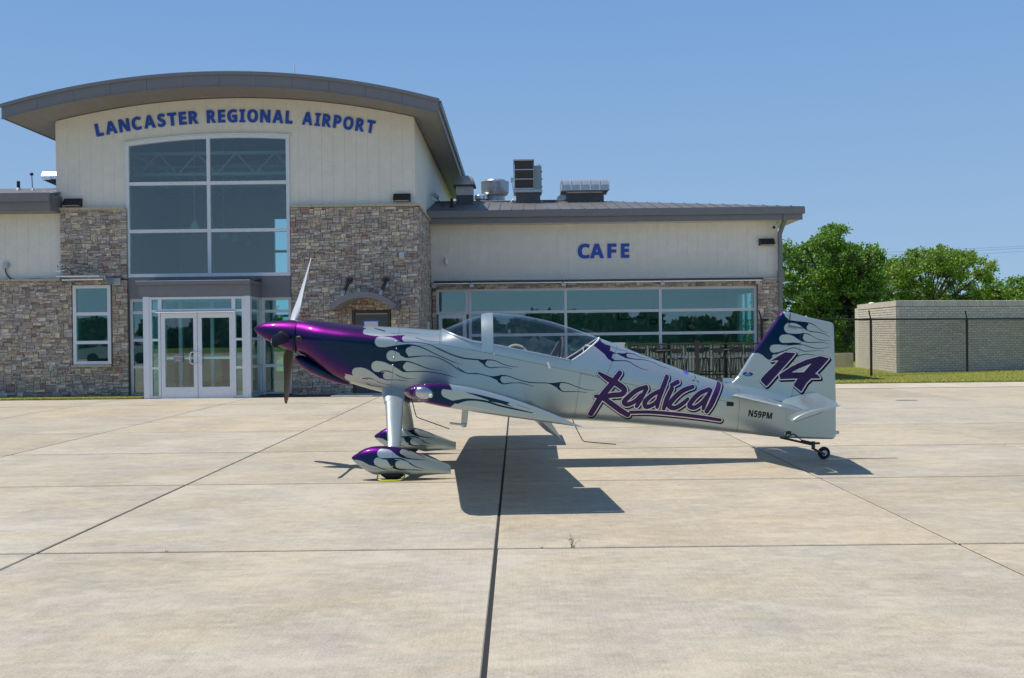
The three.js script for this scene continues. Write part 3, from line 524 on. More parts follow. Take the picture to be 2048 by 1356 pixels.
// --- cafe wing
put(terminal, 'wall', prism([[TX1, 0], [-2.46, 0], [-2.46, 2.92], [7.35, 2.92], [7.35, 0], [8.0, 0], [8.0, 4.95], [TX1, 4.95]], ZC - 0.02, ZC - 0.2), M.plaster);
put(terminal, 'wall', [box(7.8, 7.99, 0, 4.95, -32.4, -33.2), box(7.8, 7.99, 0, 1.2, -33.2, -37.2), box(7.8, 7.99, 2.85, 4.95, -33.2, -37.2), box(7.8, 7.99, 0, 4.95, -37.2, -40)], M.plaster);
put(terminal, 'wall', [box(TX1, 8, 0, 4.95, -40, -40.2)], M.plaster);
put(terminal, 'ceiling', box(TX1, 7.8, 3.2, 3.25, -32.41, -39.99), M.plaster);
glazing('cafe_window', ZC + 0.01, [-1.43, 1.50, 4.40, 7.31], [0.07, 0.79, 1.52, 2.22, 2.905], { t: 0.085 });
glazing('cafe_door_light', ZC + 0.01, [-2.425, -1.52], [2.215, 2.90], { t: 0.085 });
{
  const d = grp('cafe_door', terminal), z = ZC;
  put(d, 'stile', [box(-2.40, -2.29, 0.02, 2.17, z, z - 0.05), box(-1.66, -1.545, 0.02, 2.17, z, z - 0.05)], M.whiteAlu);
  put(d, 'rail', [box(-2.29, -1.66, 0.02, 0.3, z - 0.001, z - 0.05), box(-2.29, -1.66, 2.05, 2.17, z - 0.001, z - 0.05)], M.whiteAlu);
  pane(d, -2.29, -1.66, 0.3, 2.05, z - 0.025);
}
{ // side window of the cafe
  const w = grp('cafe_side_window', terminal);
  for (let i = 0; i <= 4; i++) put(w, 'mullion', box(7.86, 7.94, 1.2, 2.85, -33.2 - i + 0.04, -33.2 - i - 0.04), M.alu);
  for (let i = 0; i < 4; i++) put(w, 'pane', new THREE.PlaneGeometry(0.92, 1.65).rotateY(Math.PI / 2).translate(7.9, 2.02, -33.7 - i), M.clearGlass);
}
{ // long sunshade over the cafe windows
  const xs = [-2.50, -1.35, 1.43, 4.42, 7.45], s = grp('sunshade', terminal);
  for (let i = 0; i < 4; i++) { const a = xs[i], b = xs[i + 1] - 0.012; put(s, 'upper_tube', rod([a, 3.185, -31.62], [b, 3.185, -31.62], 0.022, 10), M.galv); put(s, 'lower_tube', rod([a, 3.09, -31.68], [b - 0.05, 3.09, -31.68], 0.03, 10), M.brightAlu); put(s, 'blade', [bar([a, 3.14, -31.66], [b, 3.14, -31.66], 0.02, 0.06), bar([a, 3.15, -31.85], [b, 3.15, -31.85], 0.2, 0.012)], M.darkSteel); }
  for (const x of xs) put(s, 'bracket', [box(x - 0.06 - (x > 7 ? 0.15 : 0), x + 0.06 - (x > 7 ? 0.15 : 0), 2.98, 3.1, -31.75, -32.18)], M.galv);
}
{ // hipped standing seam roof of the cafe wing
  const r = grp('cafe_roof', terminal), ze = -31.6, ye = 5.285, zr = -35.3, yr = 5.985, xe = 8.67, xr = 2.6, th = 0.05;
  const up = (x) => Math.min(1, (xe - x) / (xe - xr));
  const n = 31, w = (xe - TX1) / n, pans = [], P = (x, t) => [x, lerp(ye, yr, t), lerp(ze, zr, t)];
  for (let i = 0; i < n; i++) { // slanted seams as seen from the apron: panels run straight up the slope
    const x0 = TX1 + i * w + 0.004, x1 = TX1 + (i + 1) * w - 0.004, a = P(x0, 0), b = P(x1, 0), c = P(x1, up(x1)), d = P(x0, up(x0));
    const g = new THREE.BufferGeometry(), q = (...k) => k.flat(); const dn = ([x, y, z]) => [x, y - th, z];
    g.setAttribute('position', new THREE.Float32BufferAttribute(q(a, b, c, a, c, d, dn(a), dn(c), dn(b), dn(a), dn(d), dn(c), dn(a), dn(b), b, dn(a), b, a, dn(d), d, c, dn(d), c, dn(c)), 3)); g.computeVertexNormals();
    put(r, 'roof_panel', muv(g), M.roofMetal);
    put(r, 'seam', bar([x0 - 0.004, ye + 0.008, ze], [x0 - 0.004, lerp(ye, yr, up(x0)) + 0.008, lerp(ze, zr, up(x0))], 0.018, 0.032), M.roofMetal);
  }
  put(r, 'roof_slope', (() => { const g = new THREE.BufferGeometry(), a = [xe, ye, ze], b = [xr, yr, zr], c = [xe, ye, -39], d = [TX1, yr, zr], e = [TX1, ye, -40.4], f = [xe, ye, -40.4]; g.setAttribute('position', new THREE.Float32BufferAttribute([a, f, b, b, f, d, d, f, e].flat().map((v, i) => (i % 3 === 1 ? v - 0.02 : v)), 3)); g.computeVertexNormals(); return muv(g); })(), M.roofMetal);
  put(r, 'gutter', [box(TX1 + 0.02, xe, 5.06, 5.265, ze + 0.1, ze - 0.02)], M.greyMetal);
  put(r, 'fascia', [box(TX1 + 0.02, xe - 0.05, 4.885, 5.058, ze, ze - 0.04), box(xe - 0.09, xe - 0.05, 4.93, 5.24, ze - 0.041, -40)], M.greyMetal);
  put(r, 'ridge_cap', rod([TX1, yr + 0.02, zr], [xr, yr + 0.02, zr], 0.04, 6), M.roofMetal);
  put(r, 'soffit', box(TX1 + 0.02, xe - 0.1, 4.89, 4.91, ze - 0.042, -40), std(C(0.6, 0.58, 0.52), 0.7));
  const dp = grp('downpipe', terminal);
  put(dp, 'pipe', [box(7.985, 8.085, 0.1, 4.55, -31.95, -32.08), bar([8.035, 4.5, -32.02], [8.1, 4.92, -31.62], 0.1, 0.1), box(8.04, 8.15, 4.85, 5.06, -31.56, -31.68)], M.greyMetal);
  put(dp, 'strap', [box(7.97, 8.14, 3.02, 3.38, -31.93, -32.1)], M.greyMetal);
  put(terminal, 'side_awning', prism([[8.03, 2.97], [8.03, 3.09], [8.75, 3.1]], -33.2, -36), M.brightAlu);
}
const trussPaint = std(C(0.42, 0.42, 0.40), 0.7);
// --- roof trusses inside the hall
for (const z of [-30.2, -32.6, -35]) {
  const t = grp('roof_truss', terminal), yb = 6.25, nb = 16, parts = []; 
  for (let i = 0; i <= nb; i++) { const x = lerp(TX0 + 0.3, TX1 - 0.3, i / nb), y = Math.min(6.85, arc(x, 7.6)); if (i < nb) { const x2 = lerp(TX0 + 0.3, TX1 - 0.3, (i + 1) / nb); parts.push(bar([x, y, z], [x2, Math.min(6.85, arc(x2, 7.6)), z], 0.09, 0.09)); parts.push(bar(i % 2 ? [x, y, z] : [x, yb, z], i % 2 ? [x2, yb, z] : [x2, Math.min(6.85, arc(x2, 7.6)), z], 0.045, 0.045)); } }
  put(t, 'chord', bar([TX0 + 0.25, yb, z], [TX1 - 0.25, yb, z], 0.09, 0.09), trussPaint); put(t, 'web', parts, trussPaint);
}
{ // mullions of the rear hall window
  const w = grp('rear_window', terminal);
  put(w, 'jamb', box(-8.7, -8.62, 0.26, 5.86, -37.45, -37.6), M.alu); for (const y of [0.28, 2.3, 3.75, 4.6, 5.8]) put(w, 'transom', box(-8.62, -5.2, y - 0.04, y + 0.04, -37.45, -37.6), M.alu);
  put(w, 'pane', new THREE.PlaneGeometry(3.42, 5.5).translate(-6.91, 3.05, -37.55), M.clearGlass);
}
// ---------------------------------------------------------------- things on and around the terminal
const bold = await new FontLoader().loadAsync('fonts/droid/droid_sans_bold.typeface.json');
const capBox = new TextGeometry('H', { font: bold, size: 1, depth: 0.1 }); capBox.computeBoundingBox(); const capRatio = 1 / capBox.boundingBox.max.y;
function letter(ch, h, wide = 1.12, depth = 0.022) {
  const g = new TextGeometry(ch, { font: bold, size: h * capRatio, depth, curveSegments: 5, bevelEnabled: true, bevelThickness: 0.003, bevelSize: h * 0.03, bevelOffset: 0, bevelSegments: 1 });
  g.scale(wide, 1, 1); g.computeBoundingBox(); return g;
}
{ // raised letters following the arch
  const s = thing('name_sign', 'raised blue capital letters spelling the airport name along the arched wall', 'sign', [0, 0, ZW]);
  const h = 0.325, gap = 0.055, R = 19.8;
  for (const [word, x0, x1] of [['LANCASTER', -11.15, -8.42], ['REGIONAL', -8.20, -5.92], ['AIRPORT', -5.67, -3.75]]) {
    const ls = [...word].map((ch) => { const g = letter(ch, h), b = g.boundingBox; return [g, b, b.max.x - b.min.x]; }), sum = ls.reduce((q, l) => q + l[2], 0), k = (x1 - x0 - gap * (ls.length - 1)) / sum; let x = x0;
    for (const [g, b, w] of ls) { g.translate(-b.min.x - w / 2, 0, 0); const u = x + w * k / 2, th = (u - XC) / R, m = put(s, 'letter', g, M.blue); m.position.set(u, 7.285 - R + Math.cos(th) * R, 0.012); m.rotation.z = -th; m.scale.x = k; x += w * k + gap; }
  }
  const cf = thing('cafe_sign', 'raised blue capital letters on the cream wall above the cafe windows', 'sign', [0, 3.852, ZC]);
  const xs = [1.893, 2.41, 2.86, 3.265], ws = [0.37, 0.41, 0.265, 0.2];
  [...'CAFE'].forEach((ch, i) => { const g = letter(ch, 0.415, 1.15), b = g.boundingBox; g.translate(-b.min.x, 0, 0); const m = put(cf, 'letter', g, M.blue); m.position.set([1.893, 2.265, 2.80, 3.215][i], 0, 0.012); m.scale.x = [0.375, 0.425, 0.28, 0.255][i] / (b.max.x - b.min.x); });
}
function wallLamp(label, x, y, z, w = 0.44) {
  const t = thing('wall_lamp', label, 'wall lamp', [x, y, z]), h = 0.19;
  const side = [[0.0, 0], [0.24, 0.02], [0.24, 0.035], [0.10, h], [0, h]];
  put(t, 'housing', prism(side, 0, w).applyMatrix4(sideways(-w / 2, w)), M.black);
  put(t, 'lens', box(-w / 2 + 0.03, w / 2 - 0.03, -0.012, 0.001, 0.03, 0.21), std(C(0.5, 0.5, 0.48), 0.3));
  put(t, 'back_plate', box(-w / 2 - 0.01, w / 2 + 0.01, -0.015, h + 0.01, 0.012, 0.001), M.black);
}
wallLamp('black wedge wall lamp on cream cladding beside the grey gutter end', -11.79, 5.10, ZW + 0.0);
wallLamp('black wedge wall lamp on cream cladding above the arched awning', -3.02, 5.125, ZW + 0.0);
wallLamp('black wedge wall lamp at the outer end of the cafe wall', 7.66, 4.18, ZC);
{ // junction box with its conduit
  const t = thing('junction_box', 'grey junction box with cable sagging along the cream wall', 'junction box', [-13.62, 3.53, ZW]);
  put(t, 'box', box(-0.06, 0.07, -0.07, 0.08, 0.002, 0.09), std(C(0.42, 0.45, 0.5), 0.5)); put(t, 'fitting', rod([0.08, 0.01, 0.05], [0.12, 0.01, 0.05], 0.025), M.galv);
  put(t, 'cable', tube([[-0.01, -0.07, 0.05], [0.0, -0.16, 0.05], [0.06, -0.28, 0.05], [0.17, -0.37, 0.05], [0.35, -0.385, 0.05], [0.75, -0.37, 0.05], [1.1, -0.38, 0.06], [1.6, -0.38, 0.14]], 0.018, 8, 60), std(C(0.07, 0.075, 0.085), 0.5));
  put(t, 'clip', [box(0.18, 0.21, -0.41, -0.34, 0.0, 0.075), box(0.83, 0.86, -0.40, -0.33, 0.0, 0.075)], M.galv);
}
{ // weather instruments over the flat awning
  const t = thing('weather_sensor', 'small white weather instruments on a mast above the flat awning', 'weather sensor', [-11.97, 3.2, -27.5]);
  put(t, 'mast', [rod([0.0, 0, 0], [0, 0.36, 0], 0.009), rod([0.06, 0, 0], [0.06, 0.16, 0], 0.012), rod([-0.06, 0, 0], [-0.06, 0.27, 0], 0.008)], M.galv);
  put(t, 'crossarm', [rod([-0.13, 0.15, 0], [0.12, 0.155, 0], 0.014), rod([-0.13, 0.125, 0], [0.02, 0.125, 0], 0.014)], M.white);
  put(t, 'cup', [[-0.06, 0.27], [0.06, 0.25], [0, 0.37]].map(([x, y]) => new THREE.SphereGeometry(0.017, 10, 8).translate(x, y, 0)), M.black);
  put(t, 'cable', tube([[0.02, 0.17, 0], [0.1, 0.21, 0.0], [0.2, 0.2, 0], [0.29, 0.12, 0], [0.32, 0.02, 0.0]], 0.012, 8, 30), M.black);
}
{ const t = thing('wall_box', 'small pale grey box on the stone pillar', 'electrical box', [-3.02, 3.68, ZS + 0.02]); put(t, 'box', box(-0.07, 0.05, -0.08, 0.07, -0.04, 0.06), std(C(0.5, 0.55, 0.62), 0.5)); put(t, 'nozzle', rod([0.05, 0, 0.02], [0.09, -0.01, 0.02], 0.02), M.galv); }
{ const t = thing('wall_sounder', 'white ribbed horn fitting on the cafe wall near the tower', 'alarm', [-2.14, 3.68, ZC + 0.06]); put(t, 'body', lathe([[0, 0], [0.03, 0.01], [0.045, 0.04], [0.06, 0.06], [0.045, 0.08], [0.06, 0.1], [0.045, 0.12], [0.06, 0.14], [0.045, 0.16], [0.06, 0.18], [0.04, 0.21], [0.03, 0.23], [0, 0.23]], 16), M.white); put(t, 'bracket', box(-0.02, 0.02, 0.08, 0.16, -0.005, -0.06), M.galv); }
{ const t = thing('card_reader', 'white access box on the side of the stone pillar', 'access control', [-2.62, 1.72, -30.8]); put(t, 'box', box(0, 0.05, 0, 0.22, -0.1, 0.1), M.white); put(t, 'switch', box(0.051, 0.06, -0.3, -0.19, -0.06, 0.06), M.white); }
{ const t = thing('security_camera', 'white bullet security camera under the cafe eave', 'camera', [7.9, 4.78, -31.9]); put(t, 'arm', rod([0.06, 0.1, -0.1], [0.02, 0.02, 0.0], 0.018), M.white); put(t, 'body', rod([0.05, 0.02, -0.08], [-0.1, -0.1, 0.16], 0.055, 14), M.white); put(t, 'lens', rod([-0.1, -0.1, 0.161], [-0.115, -0.112, 0.185], 0.045, 14), M.black); }
{ // plaque on the glass door
  const cv = document.createElement('canvas'); cv.width = 256; cv.height = 256; const c = cv.getContext('2d'); c.fillStyle = '#85888b'; c.fillRect(0, 0, 256, 256); c.fillStyle = '#e8eaec'; c.textAlign = 'center'; c.font = 'bold 34px sans-serif'; c.fillText('NO SMOKING', 128, 110, 200); c.font = '28px sans-serif'; c.fillText('Within 20 ft.', 128, 172, 150); c.fillText('of building', 128, 212, 150);
  const tx = new THREE.CanvasTexture(cv); tx.colorSpace = THREE.SRGBColorSpace;
  const t = thing('door_plaque', 'grey arched plaque with white lettering on the glass door', 'sign', [-8.65, 0.925, -26.765]);
  const s = new THREE.Shape(); s.moveTo(-0.115, 0); s.lineTo(0.115, 0); s.lineTo(0.115, 0.19); s.quadraticCurveTo(0, 0.25, -0.115, 0.19);
  const g = new THREE.ShapeGeometry(s, 10), u = g.attributes.uv, p = g.attributes.position; for (let i = 0; i < p.count; i++) u.setXY(i, (p.getX(i) + 0.115) / 0.23, p.getY(i) / 0.23);
  put(t, 'face', g.translate(0, 0, 0.002), std(C(1, 1, 1), 0.5, { map: tx })); put(t, 'plate', new THREE.ExtrudeGeometry(s, { depth: 0.008, bevelEnabled: false, curveSegments: 10 }).translate(0, 0, -0.008), std(C(0.22, 0.23, 0.24), 0.5));
}
{ const t = thing('door_notice', 'blue bordered white notice on the dark side door', 'notice', [-3.87, 1.66, ZS - 0.018]); put(t, 'border', box(-0.22, 0.21, 0.01, 0.31, 0, 0.006), std(C(0.03, 0.11, 0.62), 0.4)); put(t, 'sheet', box(-0.18, 0.18, 0.05, 0.265, 0.007, 0.009), M.white); }

// --- rooftop ventilation
function curb(t, w, d, h, slope = 0.19) { put(t, 'curb', [box(-w / 2, w / 2, -0.25, h, -d / 2, d / 2)], M.curbGrey); put(t, 'flashing', [box(-w / 2 - 0.1, -w / 2 - 0.002, -0.1, 0.06, -d / 2, d / 2), box(w / 2 + 0.002, w / 2 + 0.1, -0.1, 0.06, -d / 2, d / 2)], std(C(0.30, 0.27, 0.22), 0.7)); }
{
  const t = thing('roof_vent', 'hooded white roof vent on a dark curb beside the tower wall', 'roof vent', [-1.67, 5.88, -34.85]); curb(t, 0.56, 0.56, 0.26);
  put(t, 'neck', box(-0.28, 0.28, 0.262, 0.545, -0.28, 0.28), std(C(0.62, 0.60, 0.56), 0.6, { map: rep(mottle, 1.5) }));
  put(t, 'flange', [box(-0.36, 0.36, 0.546, 0.60, -0.36, 0.36)], M.darkSteel);
  put(t, 'hood', lathe([[0.455, 0.602], [0.45, 0.66], [0.43, 0.72], [0.38, 0.80], [0.30, 0.88], [0.24, 0.915], [0, 0.925]], 4).rotateY(Math.PI / 4).scale(1.06, 1, 1.06), std(C(0.50, 0.48, 0.45), 0.5, { map: rep(mottle, 1.5), metalness: 0.3 }));
}
{
  const t = thing('exhaust_fan', 'round galvanised upblast exhaust fan behind the roof ridge', 'exhaust fan', [-0.71, 6.12, -36.9]);
  put(t, 'base', lathe([[0.38, -0.3], [0.38, 0.06], [0.34, 0.065], [0.34, 0.26], [0.30, 0.27]], 32), M.galv);
  put(t, 'bowl', lathe([[0.33, 0.262], [0.42, 0.30], [0.475, 0.38], [0.485, 0.45], [0.475, 0.47]], 36), M.galv);
  put(t, 'drum', lathe([[0.476, 0.47], [0.49, 0.5], [0.49, 0.75], [0.50, 0.765], [0.42, 0.79], [0.36, 0.80], [0.36, 0.83], [0.35, 0.84], [0, 0.85]], 36), M.galv);
  for (let k = 0; k < 6; k++) put(t, 'clip', box(-0.015, 0.015, 0.79, 0.835, 0.35, 0.366).rotateY(k * 1.05), M.galv);
}
{
  const t = thing('low_vent_cap', 'low round metal vent cap just before the upblast fan', 'roof vent', [-1.19, 6.1, -36.6]);
  put(t, 'stem', lathe([[0.2, -0.3], [0.2, 0.12], [0.18, 0.13]], 24), M.galv); put(t, 'cap', lathe([[0.24, 0.15], [0.24, 0.26], [0.22, 0.29], [0, 0.32]], 28), M.brightAlu);
}
{
  const t = thing('air_handler', 'tall grey intake unit with three brown filters in its slanted hood', 'air handler', [0.42, 5.87, -35.0]); curb(t, 0.80, 0.8, 0.33);
  put(t, 'cabinet', [box(-0.46, 0.46, 0.332, 0.40, -0.45, 0.44), box(-0.05, 0.45, 0.40, 1.21, -0.4, 0.42)], std(C(0.30, 0.36, 0.38), 0.45, { metalness: 0.3 }));
  put(t, 'base_rail', box(-0.47, 0.47, 0.338, 0.425, 0.441, 0.46), M.galv);
  // hood leaning towards the apron
  const P = (x, y, z) => [x, y, z], y0 = 0.46, y1 = 1.36, zt = 0.62, zb = 0.42;
  put(t, 'hood', [bar([-0.46, y0, zb], [-0.46, y1, zt], 0.03, 0.5).translate(0, 0, -0.24), bar([0.19, y0, zb], [0.19, y1, zt], 0.03, 0.5).translate(0, 0, -0.24), box(-0.475, 0.205, y1, y1 + 0.03, zt + 0.02, zt - 0.9), box(-0.475, 0.205, y0 - 0.03, y0, zb + 0.02, zb - 0.5)], std(C(0.33, 0.39, 0.41), 0.45, { metalness: 0.3 }));
  for (let k = 0; k < 3; k++) { const f0 = k / 3 + 0.015, f1 = (k + 1) / 3 - 0.015; put(t, 'filter', bar([-0.135, lerp(y0, y1, f0), lerp(zb, zt, f0)], [-0.135, lerp(y0, y1, f1), lerp(zb, zt, f1)], 0.60, 0.03), std(C(0.115, 0.098, 0.083), 0.95, { map: rep(grainMap, 3), bumpMap: rep(fineBump, 2), bumpScale: 0.01 })); }
  for (const f of [0, 1 / 3, 2 / 3, 1]) put(t, 'filter_rail', bar([-0.46, lerp(y0, y1, f), lerp(zb, zt, f) + 0.02], [0.19, lerp(y0, y1, f), lerp(zb, zt, f) + 0.02], 0.03, 0.03), M.alu);
  put(t, 'lifting_eye', new THREE.TorusGeometry(0.035, 0.012, 6, 14).translate(0.36, 1.26, 0.2), M.galv);
  put(t, 'hinge', [0.5, 0.75, 1.0].map((y) => box(0.451, 0.475, y, y + 0.05, 0.3, 0.34)), M.black);
  put(t, 'switch_box', box(-0.56, -0.49, 0.72, 0.86, 0.1, 0.2), M.galv);
  put(t, 'cable', tube([[-0.53, 0.72, 0.15], [-0.50, 0.5, 0.16], [-0.47, 0.25, 0.2], [-0.6, 0.03, 0.3], [-0.9, 0.02, 0.35], [-1.4, 0.03, 0.35], [-1.7, 0.04, 0.3]], 0.012, 6, 50), M.galv);
}
{
  const t = thing('relief_hood', 'long bright aluminium relief hood of five bays on a dark curb', 'roof vent', [2.31, 5.83, -35.1]); curb(t, 1.24, 0.6, 0.36);
  put(t, 'neck', box(-0.6, 0.6, 0.361, 0.5, -0.3, 0.3), M.white);
  const prof = [[0.52, 0.40], [0.55, 0.42], [0.55, 0.60], [0.50, 0.72], [0.40, 0.78], [-0.40, 0.78], [-0.5, 0.72], [-0.55, 0.6], [-0.55, 0.42], [-0.52, 0.40], [-0.50, 0.55], [-0.4, 0.74], [0.4, 0.74], [0.50, 0.56]];
  const turn = (x, d = 0.305) => sideways(x, d);
  for (let i = 0; i < 5; i++) put(t, 'bay', prism(prof, 0, 0.305).applyMatrix4(turn(-0.78 + i * 0.313)), M.galv);
  for (let i = 0; i < 6; i++) put(t, 'seam_rib', prism(prof.map(([z, y]) => [z * 1.025, y > 0.5 ? y + 0.02 : y]), 0, 0.022).applyMatrix4(turn(-0.794 + i * 0.313, 0.022)), M.brightAlu);
  put(t, 'end_cap', [box(-0.785, -0.775, 0.46, 0.74, -0.5, 0.5), box(0.775, 0.785, 0.46, 0.74, -0.5, 0.5)], M.galv);
  put(t, 'bird_screen', box(-0.76, 0.76, 0.41, 0.42, -0.5, 0.5), M.darkSteel);
  put(t, 'strut', [-0.58, 0.58].map((x) => bar([x, 0.36, 0.3], [x + Math.sign(x) * 0.08, 0.5, 0.42], 0.03, 0.03)), M.galv);
}
{ const t = thing('gooseneck_vent', 'curved pale sheet metal vent showing behind the long relief hood', 'roof vent', [1.62, 6.1, -37]); put(t, 'hood', prism([[0.3, -0.2], [0.3, 0.34], [0.0, 0.34], [-0.14, 0.24], [-0.22, 0.06], [-0.26, -0.2]], -0.2, 0.2), std(C(0.36, 0.46, 0.5), 0.4, { metalness: 0.4 })); put(t, 'collar', box(-0.28, 0.32, -0.24, -0.18, -0.24, 0.24), M.galv); }
{ const t = thing('vent_pipe', 'black vent pipe on the cafe roof at the tower wall', 'pipe', [-1.995, 5.5, -33]); put(t, 'pipe', rod([0, -0.05, 0], [0, 0.33, 0], 0.045, 12), M.black); put(t, 'boot', lathe([[0.14, -0.03], [0.1, 0.03], [0.05, 0.1]], 16), M.rubber); }
{ const t = thing('floodlight', 'small grey floodlight with cable on the tower side wall', 'light', [-2.66, 6.02, -33.4]); put(t, 'bracket', box(0, 0.06, -0.05, 0.05, -0.06, 0.06), M.galv); put(t, 'head', rod([0.06, 0, 0], [0.2, -0.12, 0.05], 0.06, 12), M.galv); put(t, 'cable', tube([[0.14, -0.1, 0], [0.3, -0.3, 0], [0.45, -0.45, -0.1], [0.7, -0.5, -0.4], [0.95, -0.42, -0.9]], 0.02, 6, 30), M.darkSteel); }
{ const t = thing('vent_pipe', 'black vent pipe on the wing roof at the edge of the picture', 'pipe', [-14.17, 5.8, -29.9]); put(t, 'pipe', rod([0, -0.05, 0], [0, 0.27, 0], 0.045, 12), M.black); put(t, 'boot', lathe([[0.1, -0.03], [0.08, 0.03], [0.05, 0.08]], 16), M.galv); }
{ const t = thing('conduit_mast', 'thin metal mast with a round head on the wing roof', 'mast', [-13.62, 5.7, -29.6]); put(t, 'pole', rod([0, -0.05, 0], [-0.03, 0.5, 0], 0.017, 10), M.galv); put(t, 'head', new THREE.SphereGeometry(0.05, 14, 10).translate(-0.03, 0.52, 0), M.black); put(t, 'boot', lathe([[0.09, -0.03], [0.06, 0.05], [0.02, 0.12]], 14), M.galv); }
{
  const t = thing('relief_hood', 'bright aluminium hood of two bays on the wing roof behind the tower corner', 'roof vent', [-13.35, 5.92, -30.6]);
  const turn = (x, d = 0.305) => sideways(x, d), prof = [[0.3, 0.24], [0.34, 0.26], [0.34, 0.36], [0.26, 0.47], [-0.26, 0.47], [-0.34, 0.36], [-0.34, 0.24]];
  for (let i = 0; i < 4; i++) put(t, 'bay', prism(prof, 0, 0.28).applyMatrix4(turn(-0.32 + i * 0.295, 0.28)), M.brightAlu);
  put(t, 'funnel', prism([[-0.3, 0.235], [0.9, 0.235], [0.6, 0.08], [0.05, 0.08]], -0.25, 0.25), M.darkSteel); put(t, 'neck', box(0.04, 0.7, -0.1, 0.08, -0.22, 0.22), M.galv); put(t, 'curb', box(-0.1, 0.8, -0.1, -0.02, -0.35, 0.35), M.brightAlu);
}
{ const t = thing('roof_aerial', 'thin white aerial standing on the crest of the arched roof', 'aerial', [-5.85, 8.25, -28]); put(t, 'rod', rod([0, -0.08, 0], [0, 0.55, 0], 0.018, 8, 0.014), M.white); put(t, 'mount', rod([0, -0.06, 0], [0, 0.05, 0], 0.03, 8), M.galv); }

// --- pendant lamps seen through the hall window
{
  const mk = (label, x, z) => { const t = thing('pendant_lamp', label, 'pendant lamp', [x, 4.72, z], 'pendant lamps hanging in the hall'); put(t, 'cord', rod([0, 0.3, 0], [0, 3.1, 0], 0.008, 6), M.white); put(t, 'shade', lathe([[0.165, 0], [0.16, 0.05], [0.12, 0.16], [0.07, 0.27], [0.03, 0.33], [0, 0.34]], 24), M.white); put(t, 'bulb', new THREE.SphereGeometry(0.06, 12, 8).translate(0, 0.08, 0), std(C(0.9, 0.85, 0.7), 0.4)); };
  mk('cream pendant lamp nearest the hall window glass, largest of the row', -9.55, -31.2); mk('cream pendant lamp second in the row, close behind the window mullion', -9.35, -33.6);
  mk('cream pendant lamp third from the window in the receding row', -9.35, -35.0); mk('cream pendant lamp farthest back in the row inside the hall', -9.3, -36.5);
}
{ // pictures on the rear wall of the cafe
  const mk = (label, x, y, w, h, c) => { const t = thing('framed_picture', label, 'picture', [x, y, -39.985]); put(t, 'frame', [box(-w / 2, w / 2, -h / 2, -h / 2 + 0.04, 0, 0.03), box(-w / 2, w / 2, h / 2 - 0.04, h / 2, 0, 0.03), box(-w / 2, -w / 2 + 0.04, -h / 2 + 0.04, h / 2 - 0.04, 0, 0.03), box(w / 2 - 0.04, w / 2, -h / 2 + 0.04, h / 2 - 0.04, 0, 0.03)], M.darkSteel); put(t, 'print', box(-w / 2 + 0.04, w / 2 - 0.04, -h / 2 + 0.04, h / 2 - 0.04, 0.005, 0.012), std(C(...c), 0.5)); };
  mk('large pale framed picture on the rear wall of the cafe', 4.1, 2.2, 0.5, 0.32, [0.6, 0.6, 0.55]); mk('small blue framed picture on the rear wall of the cafe', 4.75, 2.2, 0.3, 0.22, [0.2, 0.4, 0.6]); mk('small grey framed picture below the blue one in the cafe', 5.2, 1.95, 0.28, 0.2, [0.5, 0.5, 0.5]); mk('dark framed picture near the end of the cafe rear wall', 6.6, 1.75, 0.32, 0.26, [0.25, 0.3, 0.3]);
}
